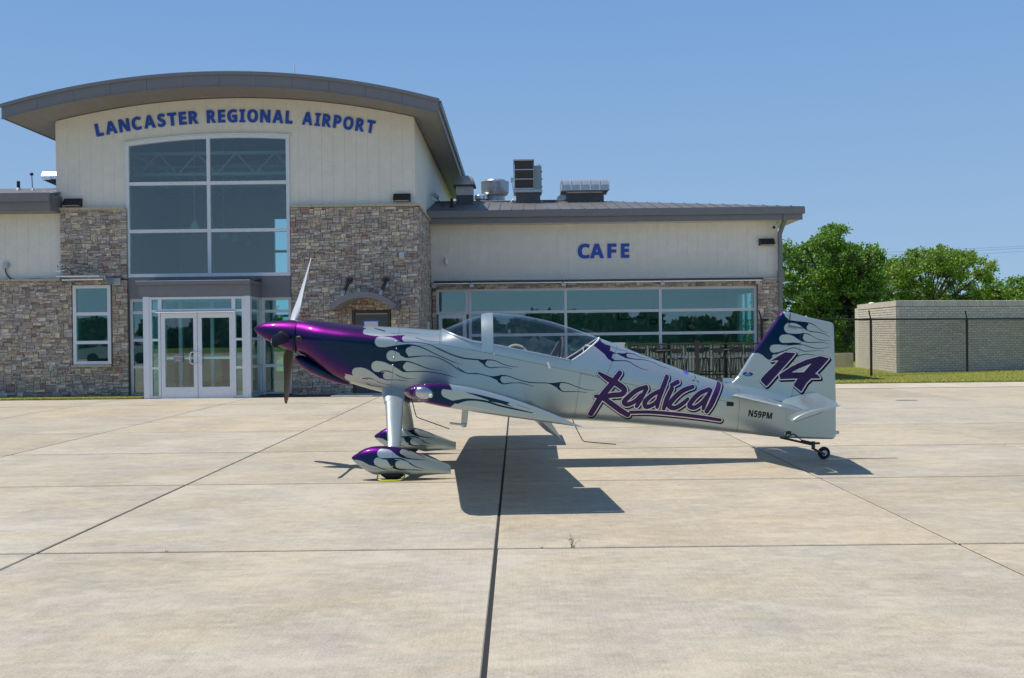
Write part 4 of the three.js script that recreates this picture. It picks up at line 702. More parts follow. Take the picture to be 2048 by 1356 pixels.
{ // patio railing, bar stools and tables before the cafe windows
  const mat = std(C(0.04, 0.036, 0.033), 0.5, { metalness: 0.2 });
  const f = thing('patio_railing', 'dark brown metal picket railing in front of the cafe windows', 'railing', [0, 0, -29.5]);
  for (const x of [3.145, 5.055, 6.95, 8.3]) { put(f, 'post', box(x - 0.05, x + 0.05, 0.0, 1.27, -0.05, 0.05), mat); put(f, 'post_cap', box(x - 0.06, x + 0.06, 1.271, 1.30, -0.06, 0.06), mat); }
  for (const [a, b] of [[3.195, 5.005], [5.105, 6.9], [7.0, 8.25]]) { put(f, 'rail', box(a, b, 1.19, 1.225, -0.02, 0.02), mat); put(f, 'rail', box(a, b, 0.10, 0.135, -0.02, 0.02), mat); const n = Math.round((b - a) / 0.1); for (let i = 1; i < n; i++) { const x = lerp(a, b, i / n); put(f, 'picket', box(x - 0.008, x + 0.008, 0.136, 1.189, -0.008, 0.008), mat); } }
  const bx = thing('utility_cabinet', 'white cabinet standing next to the patio railing post', 'cabinet', [2.85, 0, -30.2]); put(bx, 'body', box(-0.4, 0.22, 0.02, 1.23, -0.2, 0.2), M.white); put(bx, 'lid', box(-0.42, 0.24, 1.232, 1.26, -0.22, 0.22), M.white);
  const stool = (label, x, z, turn) => {
    const t = thing('bar_stool', label, 'bar stool', [x, 0, z], 'bar stools on the cafe patio'); t.rotation.y = turn;
    put(t, 'seat', lathe([[0, 0.74], [0.17, 0.74], [0.18, 0.76], [0.17, 0.785], [0, 0.79]], 18), M.black);
    for (const [sx, sz] of [[1, 1], [1, -1], [-1, 1], [-1, -1]]) put(t, 'leg', rod([sx * 0.2, 0, sz * 0.2], [sx * 0.12, 0.75, sz * 0.12], 0.014, 8), M.black);
    put(t, 'footrest', [0, 1, 2, 3].map((k) => rod([0.17, 0.3, 0.17], [0.17, 0.3, -0.17], 0.01, 6).rotateY(k * Math.PI / 2)), M.black);
    put(t, 'backrest', [tube([[-0.15, 0.77, -0.13], [-0.17, 1.0, -0.17], [-0.12, 1.12, -0.19], [0.12, 1.12, -0.19], [0.17, 1.0, -0.17], [0.15, 0.77, -0.13]], 0.012, 8, 40), box(-0.14, 0.14, 0.92, 1.06, -0.175, -0.19)], M.black);
  };
  const nth = ['first', 'second', 'third', 'fourth', 'fifth', 'sixth', 'seventh'];
  [[3.75, -31.2, 0.3], [4.25, -31.35, -0.4], [4.75, -31.15, 2.8], [5.5, -31.25, 0.2], [6.05, -31.35, 2.6], [6.5, -31.2, -0.2], [7.0, -31.3, 0.5]].forEach(([x, z, a], i) => stool('black metal bar stool behind the patio railing, ' + nth[i] + ' from the white cabinet', x, z, a));
  const table = (label, x, z) => { const t = thing('patio_table', label, 'table', [x, 0, z]); put(t, 'tabletop', lathe([[0, 0.985], [0.36, 0.985], [0.375, 1.0], [0.36, 1.02], [0, 1.025]], 24), std(C(0.10, 0.085, 0.07), 0.5)); put(t, 'stem', rod([0, 0.02, 0], [0, 0.985, 0], 0.03, 10), M.black); put(t, 'base', lathe([[0.25, 0], [0.25, 0.02], [0.05, 0.05], [0, 0.06]], 20), M.black); };
  table('tall round dark patio table between the bar stools by the white cabinet', 4.45, -31.8); table('tall round dark patio table between the bar stools by the stone pier', 6.3, -31.8);
}
// ---------------------------------------------------------------- brick enclosure, low wall, chain link fence
{
  const A = V(13.05, 0, -36.2), B = V(18.25, 0, -37.9), L = V(13.5, 0, -41.7), H = 2.55;
  const t = thing('brick_enclosure', 'tan brick walled enclosure with a soldier course on top beside the lawn', 'wall');
  const tones = [[0.79, 0.71, 0.60], [0.75, 0.67, 0.565], [0.84, 0.755, 0.645], [0.71, 0.63, 0.535], [0.77, 0.69, 0.59]], tex = rep(mottle, 3);
  const mats = tones.map((c) => std(C(...c), 0.9, { map: tex, bumpMap: rep(fineBump, 6), bumpScale: 0.004 }));
  const bg = [0, 1, 2].map((k) => { const g = new THREE.BoxGeometry(1, 1, 1); const p = g.attributes.position; for (let i = 0; i < p.count; i++) if (p.getZ(i) > 0) p.setXYZ(i, p.getX(i) * 0.975, p.getY(i) * 0.93, p.getZ(i) + 0.012 * k); g.computeVertexNormals(); const u = g.attributes.uv; for (let i = 0; i < u.count; i++) u.setXY(i, u.getX(i) * 0.3 + k * 0.3, u.getY(i) * 0.1 + k * 0.17); return g; });
  const all = [];
  const face = (P, Q, out) => {
    const len = P.distanceTo(Q), d = Q.clone().sub(P).normalize(), ang = Math.atan2(-d.z, d.x), bw = 0.235, bh = 0.083, rows = Math.floor((H - 0.2) / bh);
    for (let r = 0; r < rows; r++) for (let x = r % 2 ? -bw / 2 : 0; x < len; x += bw) { const a = Math.max(0, x), b = Math.min(len, x + bw); if (b - a < 0.05) continue; all.push({ p: P.clone().addScaledVector(d, (a + b) / 2).setY(r * bh + bh / 2), w: b - a - 0.01, h: bh - 0.011, ang, out, z: P.z }); }
    for (let x = 0; x < len - 0.04; x += 0.1) all.push({ p: P.clone().addScaledVector(d, x + 0.05).setY(H - 0.1), w: 0.09, h: 0.205, ang, out, z: P.z, top: true });
  };
  face(A, V(19.6, 0, -38.34), 0); face(L, A, 0);
  const core = (P, Q) => bar([P.x, H / 2 - 0.05, P.z], [Q.x, H / 2 - 0.05, Q.z], 0.2, H - 0.1);
  const inn = 0.13; put(t, 'wall_core', [core(A.clone().add(V(0.16, 0, -0.18)), V(19.6, 0, -38.34 - inn)), core(L.clone().add(V(inn, 0, 0)), A.clone().add(V(inn, 0, -0.08)))], std(C(0.42, 0.37, 0.31), 0.95));
  put(t, 'rear_wall', [bar([13.5, 1.2, -41.8], [20, 1.2, -43.9], 0.2, 2.4)], mats[1]);
  const rest = [], o = new THREE.Object3D(); let n = 0;
  for (const b of all) {
    const k = Math.floor(rnd() * 3), tn = Math.floor(rnd() * 5), shown = !b.top && n < 300 && b.p.x < 16.4 && b.p.y > 0.2;
    o.position.copy(b.p); o.rotation.set(0, b.ang, 0); o.scale.set(b.w, b.h, 0.1); o.translateZ(-0.05); o.updateMatrix();
    if (shown && (n++, true)) { const m = put(t, 'brick', bg[k], mats[tn]); m.position.copy(o.position); m.rotation.copy(o.rotation); m.scale.copy(o.scale); }
    else { const g = flat(bg[k]).applyMatrix4(o.matrix), c = new Float32Array(g.attributes.position.count * 3); for (let e = 0; e < c.length; e++) c[e] = tones[tn][e % 3]; g.setAttribute('color', new THREE.BufferAttribute(c, 3)); rest.push(g); }
  }
  stuff(put(t, 'brickwork', mergeGeometries(rest), std(C(1, 1, 1), 0.9, { map: tex, vertexColors: true })));
  const dome = put(scene, 'vent_dome', new THREE.SphereGeometry(0.1, 14, 8, 0, 6.3, 0, 1.6).scale(1.3, 0.8, 1).translate(14.0, 2.56, -41.5), M.white); tag(dome, 'small white dome showing above the enclosure wall', 'dome');
  const low = put(scene, 'low_wall', box(8.2, 13.55, 0, 0.62, -42.4, -42.6), std(C(0.72, 0.65, 0.54), 0.9, { map: rep(mottle, 0.6) })); tag(low, 'low pale wall running behind the tail to the brick enclosure', 'wall');
}
{ // chain link fence
  const t = thing('chain_link_fence', 'black chain link fence with slanted barb arms on the lawn', 'fence');
  const P = (k) => [11.49 + 4.05 * k, -34.14 - 2.2 * k], h = 1.89, mat = std(C(0.018, 0.018, 0.02), 0.5);
  for (let k = -1; k <= 3; k++) { const [x, z] = P(k); put(t, 'post', rod([x, 0, z], [x, h + 0.03, z], 0.04, 12), mat); put(t, 'barb_arm', rod([x, h, z], [x - 0.13, h + 0.28, z + 0.2], 0.022, 8), mat); }
  const [xa, za] = P(-1), [xb, zb] = P(3); put(t, 'top_rail', rod([xa, h, za], [xb, h, zb], 0.032, 10), mat);
  const len = Math.hypot(xb - xa, zb - za), dx = (xb - xa) / len, dz = (zb - za) / len, wires = [], s = 0.085, H = h - 0.06;
  const wire = (a, ya, b, yb) => { const g = new THREE.CylinderGeometry(0.0023, 0.0023, 1, 3, 1, true), A = V(xa + dx * a, ya, za + dz * a), B = V(xa + dx * b, yb, za + dz * b), d = B.clone().sub(A); g.scale(1, d.length(), 1); g.applyQuaternion(new THREE.Quaternion().setFromUnitVectors(V(0, 1, 0), d.clone().normalize())); g.translate((A.x + B.x) / 2, (A.y + B.y) / 2, (A.z + B.z) / 2); wires.push(flat(g)); };
  const slope = 1.15;
  for (let u = -H / slope; u < len; u += s) { // two families of slanting wires
    let a = Math.max(0, u), b = Math.min(len, u + H / slope); if (b > a) { wire(a, 0.04 + (a - u) * slope, b, 0.04 + (b - u) * slope); wire(a, 0.04 + H - (a - u) * slope, b, 0.04 + H - (b - u) * slope); }
  }
  stuff(put(t, 'wire_mesh', mergeGeometries(wires), mat));
}
// ---------------------------------------------------------------- trees
const leafGeo = (() => { const g = new THREE.BufferGeometry(); const p = [0, 0, 0, 0.32, 0.5, 0.06, 0, 1, 0, 0, 0, 0, 0, 1, 0, -0.32, 0.5, 0.06]; g.setAttribute('position', new THREE.Float32BufferAttribute(p, 3)); g.computeVertexNormals(); g.setAttribute('uv', new THREE.Float32BufferAttribute(new Float32Array(12), 2)); return g; })();
const leafMats = [phys(C(0.20, 0.38, 0.03), 0.5, { transmission: 0.5, thickness: 0 }), phys(C(0.265, 0.42, 0.036), 0.5, { transmission: 0.5, thickness: 0 })];
const bark = std(C(0.10, 0.08, 0.06), 0.95, { bumpMap: rep(fineBump, 3), bumpScale: 0.02 });
function tree(label, x, z, o) { // o: height, half widths, crown base, blobs [dx, y, dz, r], number of leaves, leaf size
  const t = thing('tree', label, 'tree', [x, 0, z]);
  const limbs = [], tips = [], n = o.n;
  const limb = (a, b, r0, r1) => { const m = a.clone().lerp(b, 0.5).add(V(rr(-0.12, 0.12), rr(0, 0.15), rr(-0.12, 0.12)).multiplyScalar(a.distanceTo(b) * 0.5)); const c = new THREE.QuadraticBezierCurve3(a, m, b), k = 5; for (let i = 0; i < k; i++) { const p = c.getPoint(i / k), q = c.getPoint((i + 1) / k); limbs.push(rod(p.toArray(), q.toArray(), lerp(r0, r1, i / k), 5, lerp(r0, r1, (i + 1) / k))); } };
  const top = V(0, o.h * 0.45, 0); limb(V(0, 0, 0), top, o.h * 0.03, o.h * 0.02);
  for (const [bx, by, bz, br] of o.blobs) { const c = V(bx, by, bz); limb(top.clone().lerp(V(0, o.h * 0.25, 0), rnd() * 0.7), c, o.h * 0.012, o.h * 0.004);
    const m = Math.round(14 * br * br + 8); for (let k = 0; k < m; k++) { const d = V(rr(-1, 1), rr(-1, 1), rr(-1, 1)); if (d.length() > 1 || d.length() < 0.25) { k--; continue; } const e = c.clone().add(d.multiplyScalar(br)); if (rnd() < 0.35) limb(c.clone(), e, o.h * 0.004, o.h * 0.0015); tips.push([e, br]); } }
  put(t, 'trunk', limbs, bark);
  const geo = leafGeo.clone(), im = new THREE.InstancedMesh(geo, leafMats[o.mat ?? 0], n), ob = new THREE.Object3D(), c = new THREE.Color();
  for (let i = 0; i < n; i++) {
    const [e, br] = tips[Math.floor(rnd() * tips.length)], s = 0.12 + 0.09 * br, g = () => (rnd() + rnd() + rnd() - 1.5) * 1.35;
    ob.position.set(e.x + g() * s, e.y + g() * s * 0.85, e.z + g() * s); ob.rotation.set(rr(-1.2, 1.2), rr(0, 6.28), rr(-2.4, 2.4)); const q = o.leaf * rr(0.5, 1.5); ob.scale.set(q * 1.15, q, q); ob.updateMatrix(); im.setMatrixAt(i, ob.matrix);
    const k = rr(0.72, 1.25), w = rr(0.85, 1.2); im.setColorAt(i, c.setRGB(k * w, k, k * 0.9));
  }
  im.name = 'crown'; stuff(im); im.castShadow = im.receiveShadow = true; t.add(im); return t;
}
// blobs from an outline: columns of [x, top y, lowest y, how deep]
function blobs(cols, depth, dense = 1) { const b = []; for (const [x, top, low, r] of cols) { let y = top - 0.4 - r; while (y > low) { const m = Math.max(1, Math.round(depth / (r * 2.1) * dense)); for (let k = 0; k < m; k++) { if (rnd() < 0.27) continue; b.push([x + rr(-0.25, 0.25) * r, y + rr(-0.2, 0.2) * r, m === 1 ? rr(-0.3, 0.3) : lerp(-depth / 2, depth / 2, k / (m - 1)) + rr(-0.3, 0.3), r * rr(0.85, 1.12)]); } y -= r * 1.5; } b.push([x + rr(-0.1, 0.1), top - 0.35 - r * 0.45, rr(-0.3, 0.3), r * 0.55]); } return b; }
tree('dark green broadleaf tree with spiky top rising behind the cafe corner', 15.4, -52, { h: 6.6, n: 78000, leaf: 0.115, blobs: blobs([[-2.9, 5.7, 0.4, 0.6], [-2.25, 6.15, 0.4, 0.55], [-1.6, 5.9, 0.4, 0.6], [-1.05, 6.2, 0.4, 0.5], [-0.55, 6.45, 0.4, 0.5], [-0.1, 6.7, 0.4, 0.45], [0.2, 7.1, 3.4, 0.3], [0.7, 5.9, 0.4, 0.5], [1.0, 6.1, 3.4, 0.3], [1.3, 4.9, 0.4, 0.55], [1.75, 5.2, 0.4, 0.4], [2.05, 6.0, 3.0, 0.32], [2.4, 4.1, 0.4, 0.5], [2.9, 3.3, 0.4, 0.5]], 2.6) });
tree('lighter green wide round tree over the brick enclosure', 23.4, -60, { h: 6.2, n: 72000, leaf: 0.12, mat: 1, blobs: blobs([[-3.6, 4.5, 1.2, 0.7], [-2.7, 5.6, 1.2, 0.8], [-1.7, 6.0, 1.2, 0.85], [-0.7, 6.3, 1.2, 0.85], [0.2, 6.35, 1.2, 0.85], [1.0, 6.55, 1.2, 0.8], [1.8, 6.35, 1.2, 0.85], [2.6, 6.15, 1.2, 0.8], [3.2, 5.2, 1.2, 0.75], [3.9, 4.2, 1.0, 0.6]], 3.6) });
tree('small green tree between the wide tree and the picture edge', 34.0, -76, { h: 4.8, n: 26000, leaf: 0.15, blobs: blobs([[-4.2, 4.3, 1, 0.7], [-3.2, 4.5, 1, 0.8], [-2.2, 3.9, 1, 0.8], [-1.2, 4.2, 1, 0.8], [0, 4.6, 1, 0.9]], 3) });
tree('green tree at the edge of the picture behind the enclosure', 38.2, -76, { h: 5.6, n: 34000, leaf: 0.15, mat: 0, blobs: blobs([[-2.6, 4.7, 1, 0.8], [-1.6, 5.6, 1, 0.9], [-0.6, 5.3, 1, 0.9], [0.4, 5.6, 1, 0.9], [1.4, 5.9, 1, 0.9], [2.4, 5.7, 1, 0.9]], 3) });
tree('bushy green tree seen through the rear window of the hall', -14.6, -56, { h: 3.9, n: 15000, leaf: 0.13, mat: 1, blobs: blobs([[-1.4, 2.9, 0.3, 0.7], [-0.5, 3.9, 0.3, 0.8], [0.4, 4.3, 0.3, 0.8], [1.2, 3.6, 0.3, 0.8], [2, 3, 0.3, 0.7]], 2) });
{ // undergrowth filling the space under the trees
  const b = []; for (let i = 0; i < 46; i++) b.push([rr(9, 48), rr(0.3, 2.2), rr(-58, -63), rr(0.8, 1.5)]);
  const n = 60000, im = new THREE.InstancedMesh(leafGeo.clone(), leafMats[0], n), o = new THREE.Object3D();
  for (let i = 0; i < n; i++) { const [x, y, z, r] = b[i % b.length], d = V(rr(-1, 1), rr(-1, 1), rr(-1, 1)).normalize().multiplyScalar(r * Math.sqrt(rnd())); o.position.set(x + d.x * 1.5, Math.max(0, y + d.y), z + d.z); o.rotation.set(rr(-1.2, 1.2), rr(0, 6.28), rr(-2.4, 2.4)); o.scale.setScalar(0.17 * rr(0.7, 1.3)); o.updateMatrix(); im.setMatrixAt(i, o.matrix); }
  im.name = 'undergrowth'; im.castShadow = im.receiveShadow = true; scene.add(im); tag(im, 'dense green undergrowth beneath the trees behind the fence', 'undergrowth', null, 'stuff');
}
{ // tree line across the airfield, seen as a reflection in the glass
  const n = 90000, im = new THREE.InstancedMesh(leafGeo.clone(), std(C(0.075, 0.10, 0.042), 0.8), n), o = new THREE.Object3D(), cl = [];
  for (let x = -120; x < 120;) { const w = rr(4, 10), h = rr(1.8, 4.6); cl.push([x, h, rr(96, 112), w]); x += w * 0.75; }
  for (let i = 0; i < n; i++) { const [x, h, z, w] = cl[i % cl.length], a = rr(0, 6.28), r = Math.sqrt(rnd()), y = rnd(); o.position.set(x + Math.cos(a) * r * w * 0.6 * Math.sqrt(1 - y * y * 0.8), y * h, z + Math.sin(a) * r * 3); o.rotation.set(rr(-1, 1), rr(0, 6.28), rr(-2.4, 2.4)); o.scale.setScalar(rr(0.7, 1.4)); o.updateMatrix(); im.setMatrixAt(i, o.matrix); }
  im.name = 'treeline'; im.castShadow = im.receiveShadow = true; scene.add(im); tag(im, 'distant tree line across the airfield, mirrored in the windows', 'treeline', null, 'stuff');
}
{ // overhead cables behind the enclosure
  const cables = [['topmost of the thin overhead cables behind the trees', 4.85, 6.1], ['second highest thin overhead cable behind the trees', 4.70, 6.05], ['third highest thin overhead cable in front of the trees', 4.2, 6.25], ['lower overhead cable crossing the dark tree', 2.97, 4.2], ['lowest overhead cable crossing the dark tree above the fence', 2.45, 3.1]];
  for (const [label, y0, y1] of cables) { const z = -50, pts = []; for (let i = 0; i <= 20; i++) { const s = i / 20; pts.push([lerp(5, 42, s), lerp(y0, y1, s) - 0.06 * Math.sin(Math.PI * s), z]); } const m = put(scene, 'overhead_cable', tube(pts, 0.0045, 4, 60), std(C(0.14, 0.15, 0.16), 0.5)); tag(m, label, 'cable'); }
}
{ // parked car mirrored in the stair window
  const t = thing('parked_car', 'silver car parked across the apron, mirrored in the narrow window', 'car', [-24.5, 0, 9]);
  const paint = phys(C(0.55, 0.57, 0.6), 0.35, { metalness: 0.5, clearcoat: 1 });
  put(t, 'body', prism([[-2.3, 0.35], [-2.35, 0.75], [-2.1, 0.95], [-1.2, 1.05], [-0.5, 1.62], [0.9, 1.66], [1.8, 1.1], [2.25, 1.0], [2.3, 0.4]], -0.88, 0.88), paint);
  put(t, 'window', [prism([[-0.95, 1.08], [-0.42, 1.55], [0.1, 1.58], [0.1, 1.08]], -0.885, 0.885), prism([[0.2, 1.08], [0.2, 1.58], [0.85, 1.58], [1.55, 1.12]], -0.885, 0.885)], M.black);
  for (const x of [-1.4, 1.4]) for (const z of [-0.8, 0.8]) put(t, 'wheel', new THREE.CylinderGeometry(0.34, 0.34, 0.24, 24).rotateX(Math.PI / 2).translate(x, 0.34, z), M.rubber);
  put(t, 'bumper', [box(-2.38, -2.3, 0.3, 0.55, -0.8, 0.8), box(2.26, 2.34, 0.3, 0.55, -0.8, 0.8)], M.black);
}
// ---------------------------------------------------------------- sport aircraft
const tab = (a) => (x) => { if (x <= a[0][0]) return a[0][1]; for (let i = 1; i < a.length; i++) if (x <= a[i][0]) return lerp(a[i - 1][1], a[i][1], (x - a[i - 1][0]) / (a[i][0] - a[i - 1][0])); return a.at(-1)[1]; };
const smooth = (a) => { const f = tab(a); return (x) => (f(x - 0.06) + 2 * f(x) + f(x + 0.06)) / 4; };
function loft(rings, uv, o = {}) { // rings of equal length; o.closed joins the ends of each ring; o.cap closes the first / last ring
  const n = rings[0].length, p = [], t = [], ix = [];
  for (const r of rings) for (const q of r) { p.push(...q); const w = uv ? uv(q) : [0, 0]; t.push(...w); }
  const quad = (a, b, c, d) => (o.flip ? ix.push(a, c, b, a, d, c) : ix.push(a, b, c, a, c, d));
  for (let i = 0; i < rings.length - 1; i++) for (let j = 0; j < n - (o.closed ? 0 : 1); j++) { const k = (j + 1) % n; quad(i * n + j, i * n + k, (i + 1) * n + k, (i + 1) * n + j); }
  for (const e of o.cap ?? []) { const r = rings.at(e), c = r.reduce((s, q) => [s[0] + q[0] / n, s[1] + q[1] / n, s[2] + q[2] / n], [0, 0, 0]), b = p.length / 3; for (const q of [...r, c]) { p.push(...q); const w = uv ? uv(q) : [0, 0]; t.push(...w); } for (let j = 0; j < n; j++) ix.push(b + j, b + ((j + 1) % n), b + n); }
  const g = new THREE.BufferGeometry(); g.setAttribute('position', new THREE.Float32BufferAttribute(p, 3)); g.setAttribute('uv', new THREE.Float32BufferAttribute(t, 2)); g.setIndex(ix); g.computeVertexNormals(); return g;
}
// --- livery, painted in metres: x along the aircraft, y up
const PAL = { // base colour, and whether the paint is the metallic silver
  col: { s: '#aebcbe', d: '#031431', line: 'rgba(50,58,62,0.6)', black: '#0b0d12', chrome: '#d6d3dc', chrome2: '#55525f', purple: '#2f2250', purple2: '#46285a' },
  met: { s: '#0057a0', d: '#006400', black: '#006000', chrome: '#0050a0', chrome2: '#006000', purple: '#007400', purple2: '#007400' },
  spc: { s: '#ffffff', d: '#d49cff', black: '#505050', chrome: '#ffffff', chrome2: '#ffffff', purple: '#403060', purple2: '#403060' },
};
function canvasFor(w, h, x0, y0, ppm, draw) {
  const out = {};
  for (const key of ['col', 'met', 'spc']) {
    const cv = document.createElement('canvas'); cv.width = w; cv.height = h; const c = cv.getContext('2d'), P = PAL[key];
    const X = (x) => (x / 1000 - x0) * ppm, Y = (y) => h - (y / 1000 - y0) * ppm;
    const brush = (a, style, dw = 0, ox = 0, oy = 0) => { c.fillStyle = style; const q = []; for (let i = 0; i < a.length; i += 3) q.push(V(X(a[i]) + ox, Y(a[i + 1]) + oy, a[i + 2] * ppm / 1000)); const cr = new THREE.CatmullRomCurve3(q, false, 'centripetal'), m = 40 * q.length; c.beginPath(); for (let i = 0; i <= m; i++) { const p = cr.getPoint(i / m), r = Math.max(0.25, p.z / 2 + dw); c.moveTo(p.x + r, p.y); c.arc(p.x, p.y, r, 0, 6.2832); } c.fill(); };
    const poly = (a, ox = 0, oy = 0) => { c.beginPath(); for (let i = 0; i < a.length; i += 2) c[i ? 'lineTo' : 'moveTo'](X(a[i]) + ox, Y(a[i + 1]) + oy); c.closePath(); };
    c.fillStyle = P.s; c.fillRect(0, 0, w, h);
    draw({ c, P, X, Y, brush, poly, key, ppm, flames: (list) => { for (const [k, isBrush, a] of list) { if (k !== 'd' && k !== 's') continue; if (isBrush) brush(a, P[k]); else { c.fillStyle = P[k]; poly(a); c.fill(); } } } });
    const t = new THREE.CanvasTexture(cv); if (key !== 'met') t.colorSpace = THREE.SRGBColorSpace; out[key] = t;
  }
  return phys(C(1, 1, 1), 1, { map: out.col, metalness: 1, metalnessMap: out.met, roughnessMap: out.met, specularColorMap: out.spc, specularIntensity: 1, ior: 1.9, iridescence: 1, iridescenceIOR: 1.4, iridescenceThicknessRange: [549, 549], clearcoat: 0.3, clearcoatRoughness: 0.06 });
}
const HX = -2.75, HY = 0.15, HP = 338;
const hullPaint = canvasFor(2048, 640, HX, HY, HP, ({ c, P, X, Y, brush, poly, key, ppm, flames }) => {
  flames(LIV.hull);
  if (key === 'col') { // panel seams and rivet lines
    c.strokeStyle = P.line; c.lineWidth = 1.4; const ln = (...a) => { c.beginPath(); for (let i = 0; i < a.length; i += 2) c[i ? 'lineTo' : 'moveTo'](X(a[i]), Y(a[i + 1])); c.stroke(); };
    ln(-1372, 1700, -1390, 1500, -1440, 1200, -1486, 860); ln(-905, 1640, -908, 1452); ln(-1372, 1425, -905, 1435, -440, 1352, 110, 1228, 700, 1095, 1010, 1035); ln(720, 1100, 640, 500); ln(1010, 1035, 1180, 1400); ln(720, 1085, 1500, 900, 2500, 720); ln(-2560, 1440, -2000, 1395, -1390, 1400); ln(2630, 900, 2600, 330);
    c.fillStyle = 'rgba(60,66,70,0.5)'; const riv = (x0, y0, x1, y1, n) => { for (let i = 0; i <= n; i++) { c.beginPath(); c.arc(X(lerp(x0, x1, i / n)), Y(lerp(y0, y1, i / n)), 1.1, 0, 7); c.fill(); } };
    riv(-1360, 1440, -905, 1450, 16); riv(-920, 1450, -440, 1366, 22); riv(-892, 1640, -895, 1460, 6); riv(700, 1075, 630, 520, 22); riv(740, 1070, 2500, 705, 60); riv(1500, 460, 2600, 345, 40);
  }
  // name
  const W = LIV.word.map((q) => q[2]);
  for (const a of W) brush(a, P.black, 7.5, 3, 4); for (const a of W) brush(a, P.chrome2, 6.5); for (const a of W) brush(a, P.chrome, 5.2); for (const a of W) brush(a, P.chrome2, 1.6);
  W.forEach((a) => brush(a, P.purple, 0.4)); W.forEach((a) => brush(a, P.purple2, -3.2, -0.8, -0.8));
  // registration, small stickers
  c.save(); c.translate(X(2722), Y(545)); c.rotate(0.148); c.fillStyle = key === 'col' ? '#23252a' : P.black; c.font = 'bold 35px sans-serif'; c.fillText('N59PM', 0, 0, 107); c.strokeStyle = c.fillStyle; c.lineWidth = 1.6; c.strokeText('N59PM', 0, 0, 107); c.restore();
  c.save(); c.translate(X(2005), Y(1083)); c.rotate(0.2);
  const col = (s) => (key === 'col' ? s : key === 'met' ? '#006000' : '#505050');
  c.fillStyle = col('#d9475a'); c.beginPath(); c.moveTo(-13, -12); c.lineTo(13, -12); c.lineTo(14, 0); c.lineTo(-14, 0); c.fill(); c.fillStyle = col('#4a55d0'); c.beginPath(); c.moveTo(-14, 0); c.lineTo(14, 0); c.quadraticCurveTo(12, 11, 0, 14); c.quadraticCurveTo(-12, 11, -14, 0); c.fill(); c.fillStyle = col('#fff'); c.font = 'bold 12px sans-serif'; c.textAlign = 'center'; c.fillText('IAC', 0, -1);
  c.fillStyle = col('#c9cf3f'); c.beginPath(); c.ellipse(24, -6, 8, 3.5, 0.3, 0, 7); c.fill(); c.fillStyle = col('#dfe8d0'); c.beginPath(); c.ellipse(40, -5, 8, 1.8, 0.1, 0, 7); c.fill(); c.restore();
  c.save(); c.translate(X(2103), Y(985)); for (const a of [-1.52, 2.92, 0.82]) { c.save(); c.rotate(a); c.fillStyle = col('#0d1c28'); c.beginPath(); c.moveTo(2, 0); c.quadraticCurveTo(9, -4, 19, 0); c.quadraticCurveTo(9, 3, 2, 0); c.fill(); c.restore(); } c.restore();
  c.fillStyle = col('#2a2422'); c.save(); c.translate(X(2505), Y(693)); c.rotate(0.06); c.fillRect(-15, -8, 30, 17); c.restore();
});
const FX = 2.4, FY = 0.2, FP = 640;
const finPaint = canvasFor(1024, 1024, FX, FY, FP, ({ c, P, X, Y, brush, poly, key, flames }) => {
  flames(LIV.fin);
  const [n1, n4, h4] = LIV.fin.filter((q) => q[0] === 'n').map((q) => q[2]); c.lineJoin = 'round';
  for (const [style, lw, ox, oy] of [[P.black, 34, 7, 9], [P.black, 30, 2, 2], [P.chrome, 23, 0, 0], [P.chrome2, 8, 0, 0]]) { c.strokeStyle = style; c.fillStyle = style; c.lineWidth = lw; for (const a of [n1, n4]) { poly(a, ox, oy); c.stroke(); if (style !== P.chrome2) c.fill(); } if (style === P.chrome2) { c.lineWidth = 5; } }
  for (const a of [n4, n1]) { c.fillStyle = P.purple; poly(a); c.fill(); c.strokeStyle = P.purple2; c.lineWidth = 4; c.stroke(); }
  c.fillStyle = P.chrome; poly(h4); c.fill(); c.strokeStyle = P.black; c.lineWidth = 4; c.stroke(); c.fillStyle = P.s; c.save(); const q = [0, 0]; for (let i = 0; i < h4.length; i += 2) { q[0] += h4[i] / (h4.length / 2); q[1] += h4[i + 1] / (h4.length / 2); } poly(h4.map((v, i) => lerp(q[i % 2], v, 0.62))); c.fill(); c.restore();
  const col = (s) => (key === 'col' ? s : key === 'met' ? '#006000' : '#505050');
  c.save(); c.translate(X(2758), Y(1037)); c.rotate(0.06); c.fillStyle = col('#1f4684'); c.beginPath(); c.ellipse(0, 0, 40, 17, 0, 0, 7); c.fill(); c.strokeStyle = col('#7fa0c4'); c.lineWidth = 2; c.stroke(); c.fillStyle = col('#8fb0da'); c.font = 'bold 13px sans-serif'; c.textAlign = 'center';
  for (const [y, n, w] of [[-6, 4, 7], [6, 5, 9]]) for (let i = 0; i < n; i++) c.fillRect(-n * w / 2 + i * w - 2, y - 4, w - 1.5, 8); c.restore();
  for (let r = 0; r < 12; r++) for (let k = 0; k < 3; k++) { c.fillStyle = col((r + k) % 2 ? '#c77f8a' : '#d9dfe0'); c.fillRect(X(2760) - 8 + k * 5.5, Y(1135) + r * 4.6, 5.5, 4.6); }
  if (key === 'col') { c.fillStyle = 'rgba(60,66,70,0.45)'; for (let i = 0; i < 60; i++) { c.beginPath(); c.arc(X(3795), Y(1540 - i * 21), 1.4, 0, 7); c.fill(); } for (let i = 0; i < 30; i++) { c.beginPath(); c.arc(X(3260 + i * 18), Y(330), 1.4, 0, 7); c.fill(); } }
});
const WX = -1.25, WY = 0.5, WP = 560;
const wingPaint = canvasFor(1024, 512, WX, WY, WP, ({ flames }) => flames(LIV.wing));
const QX = -1.9, QY = -0.05, QP = 800;
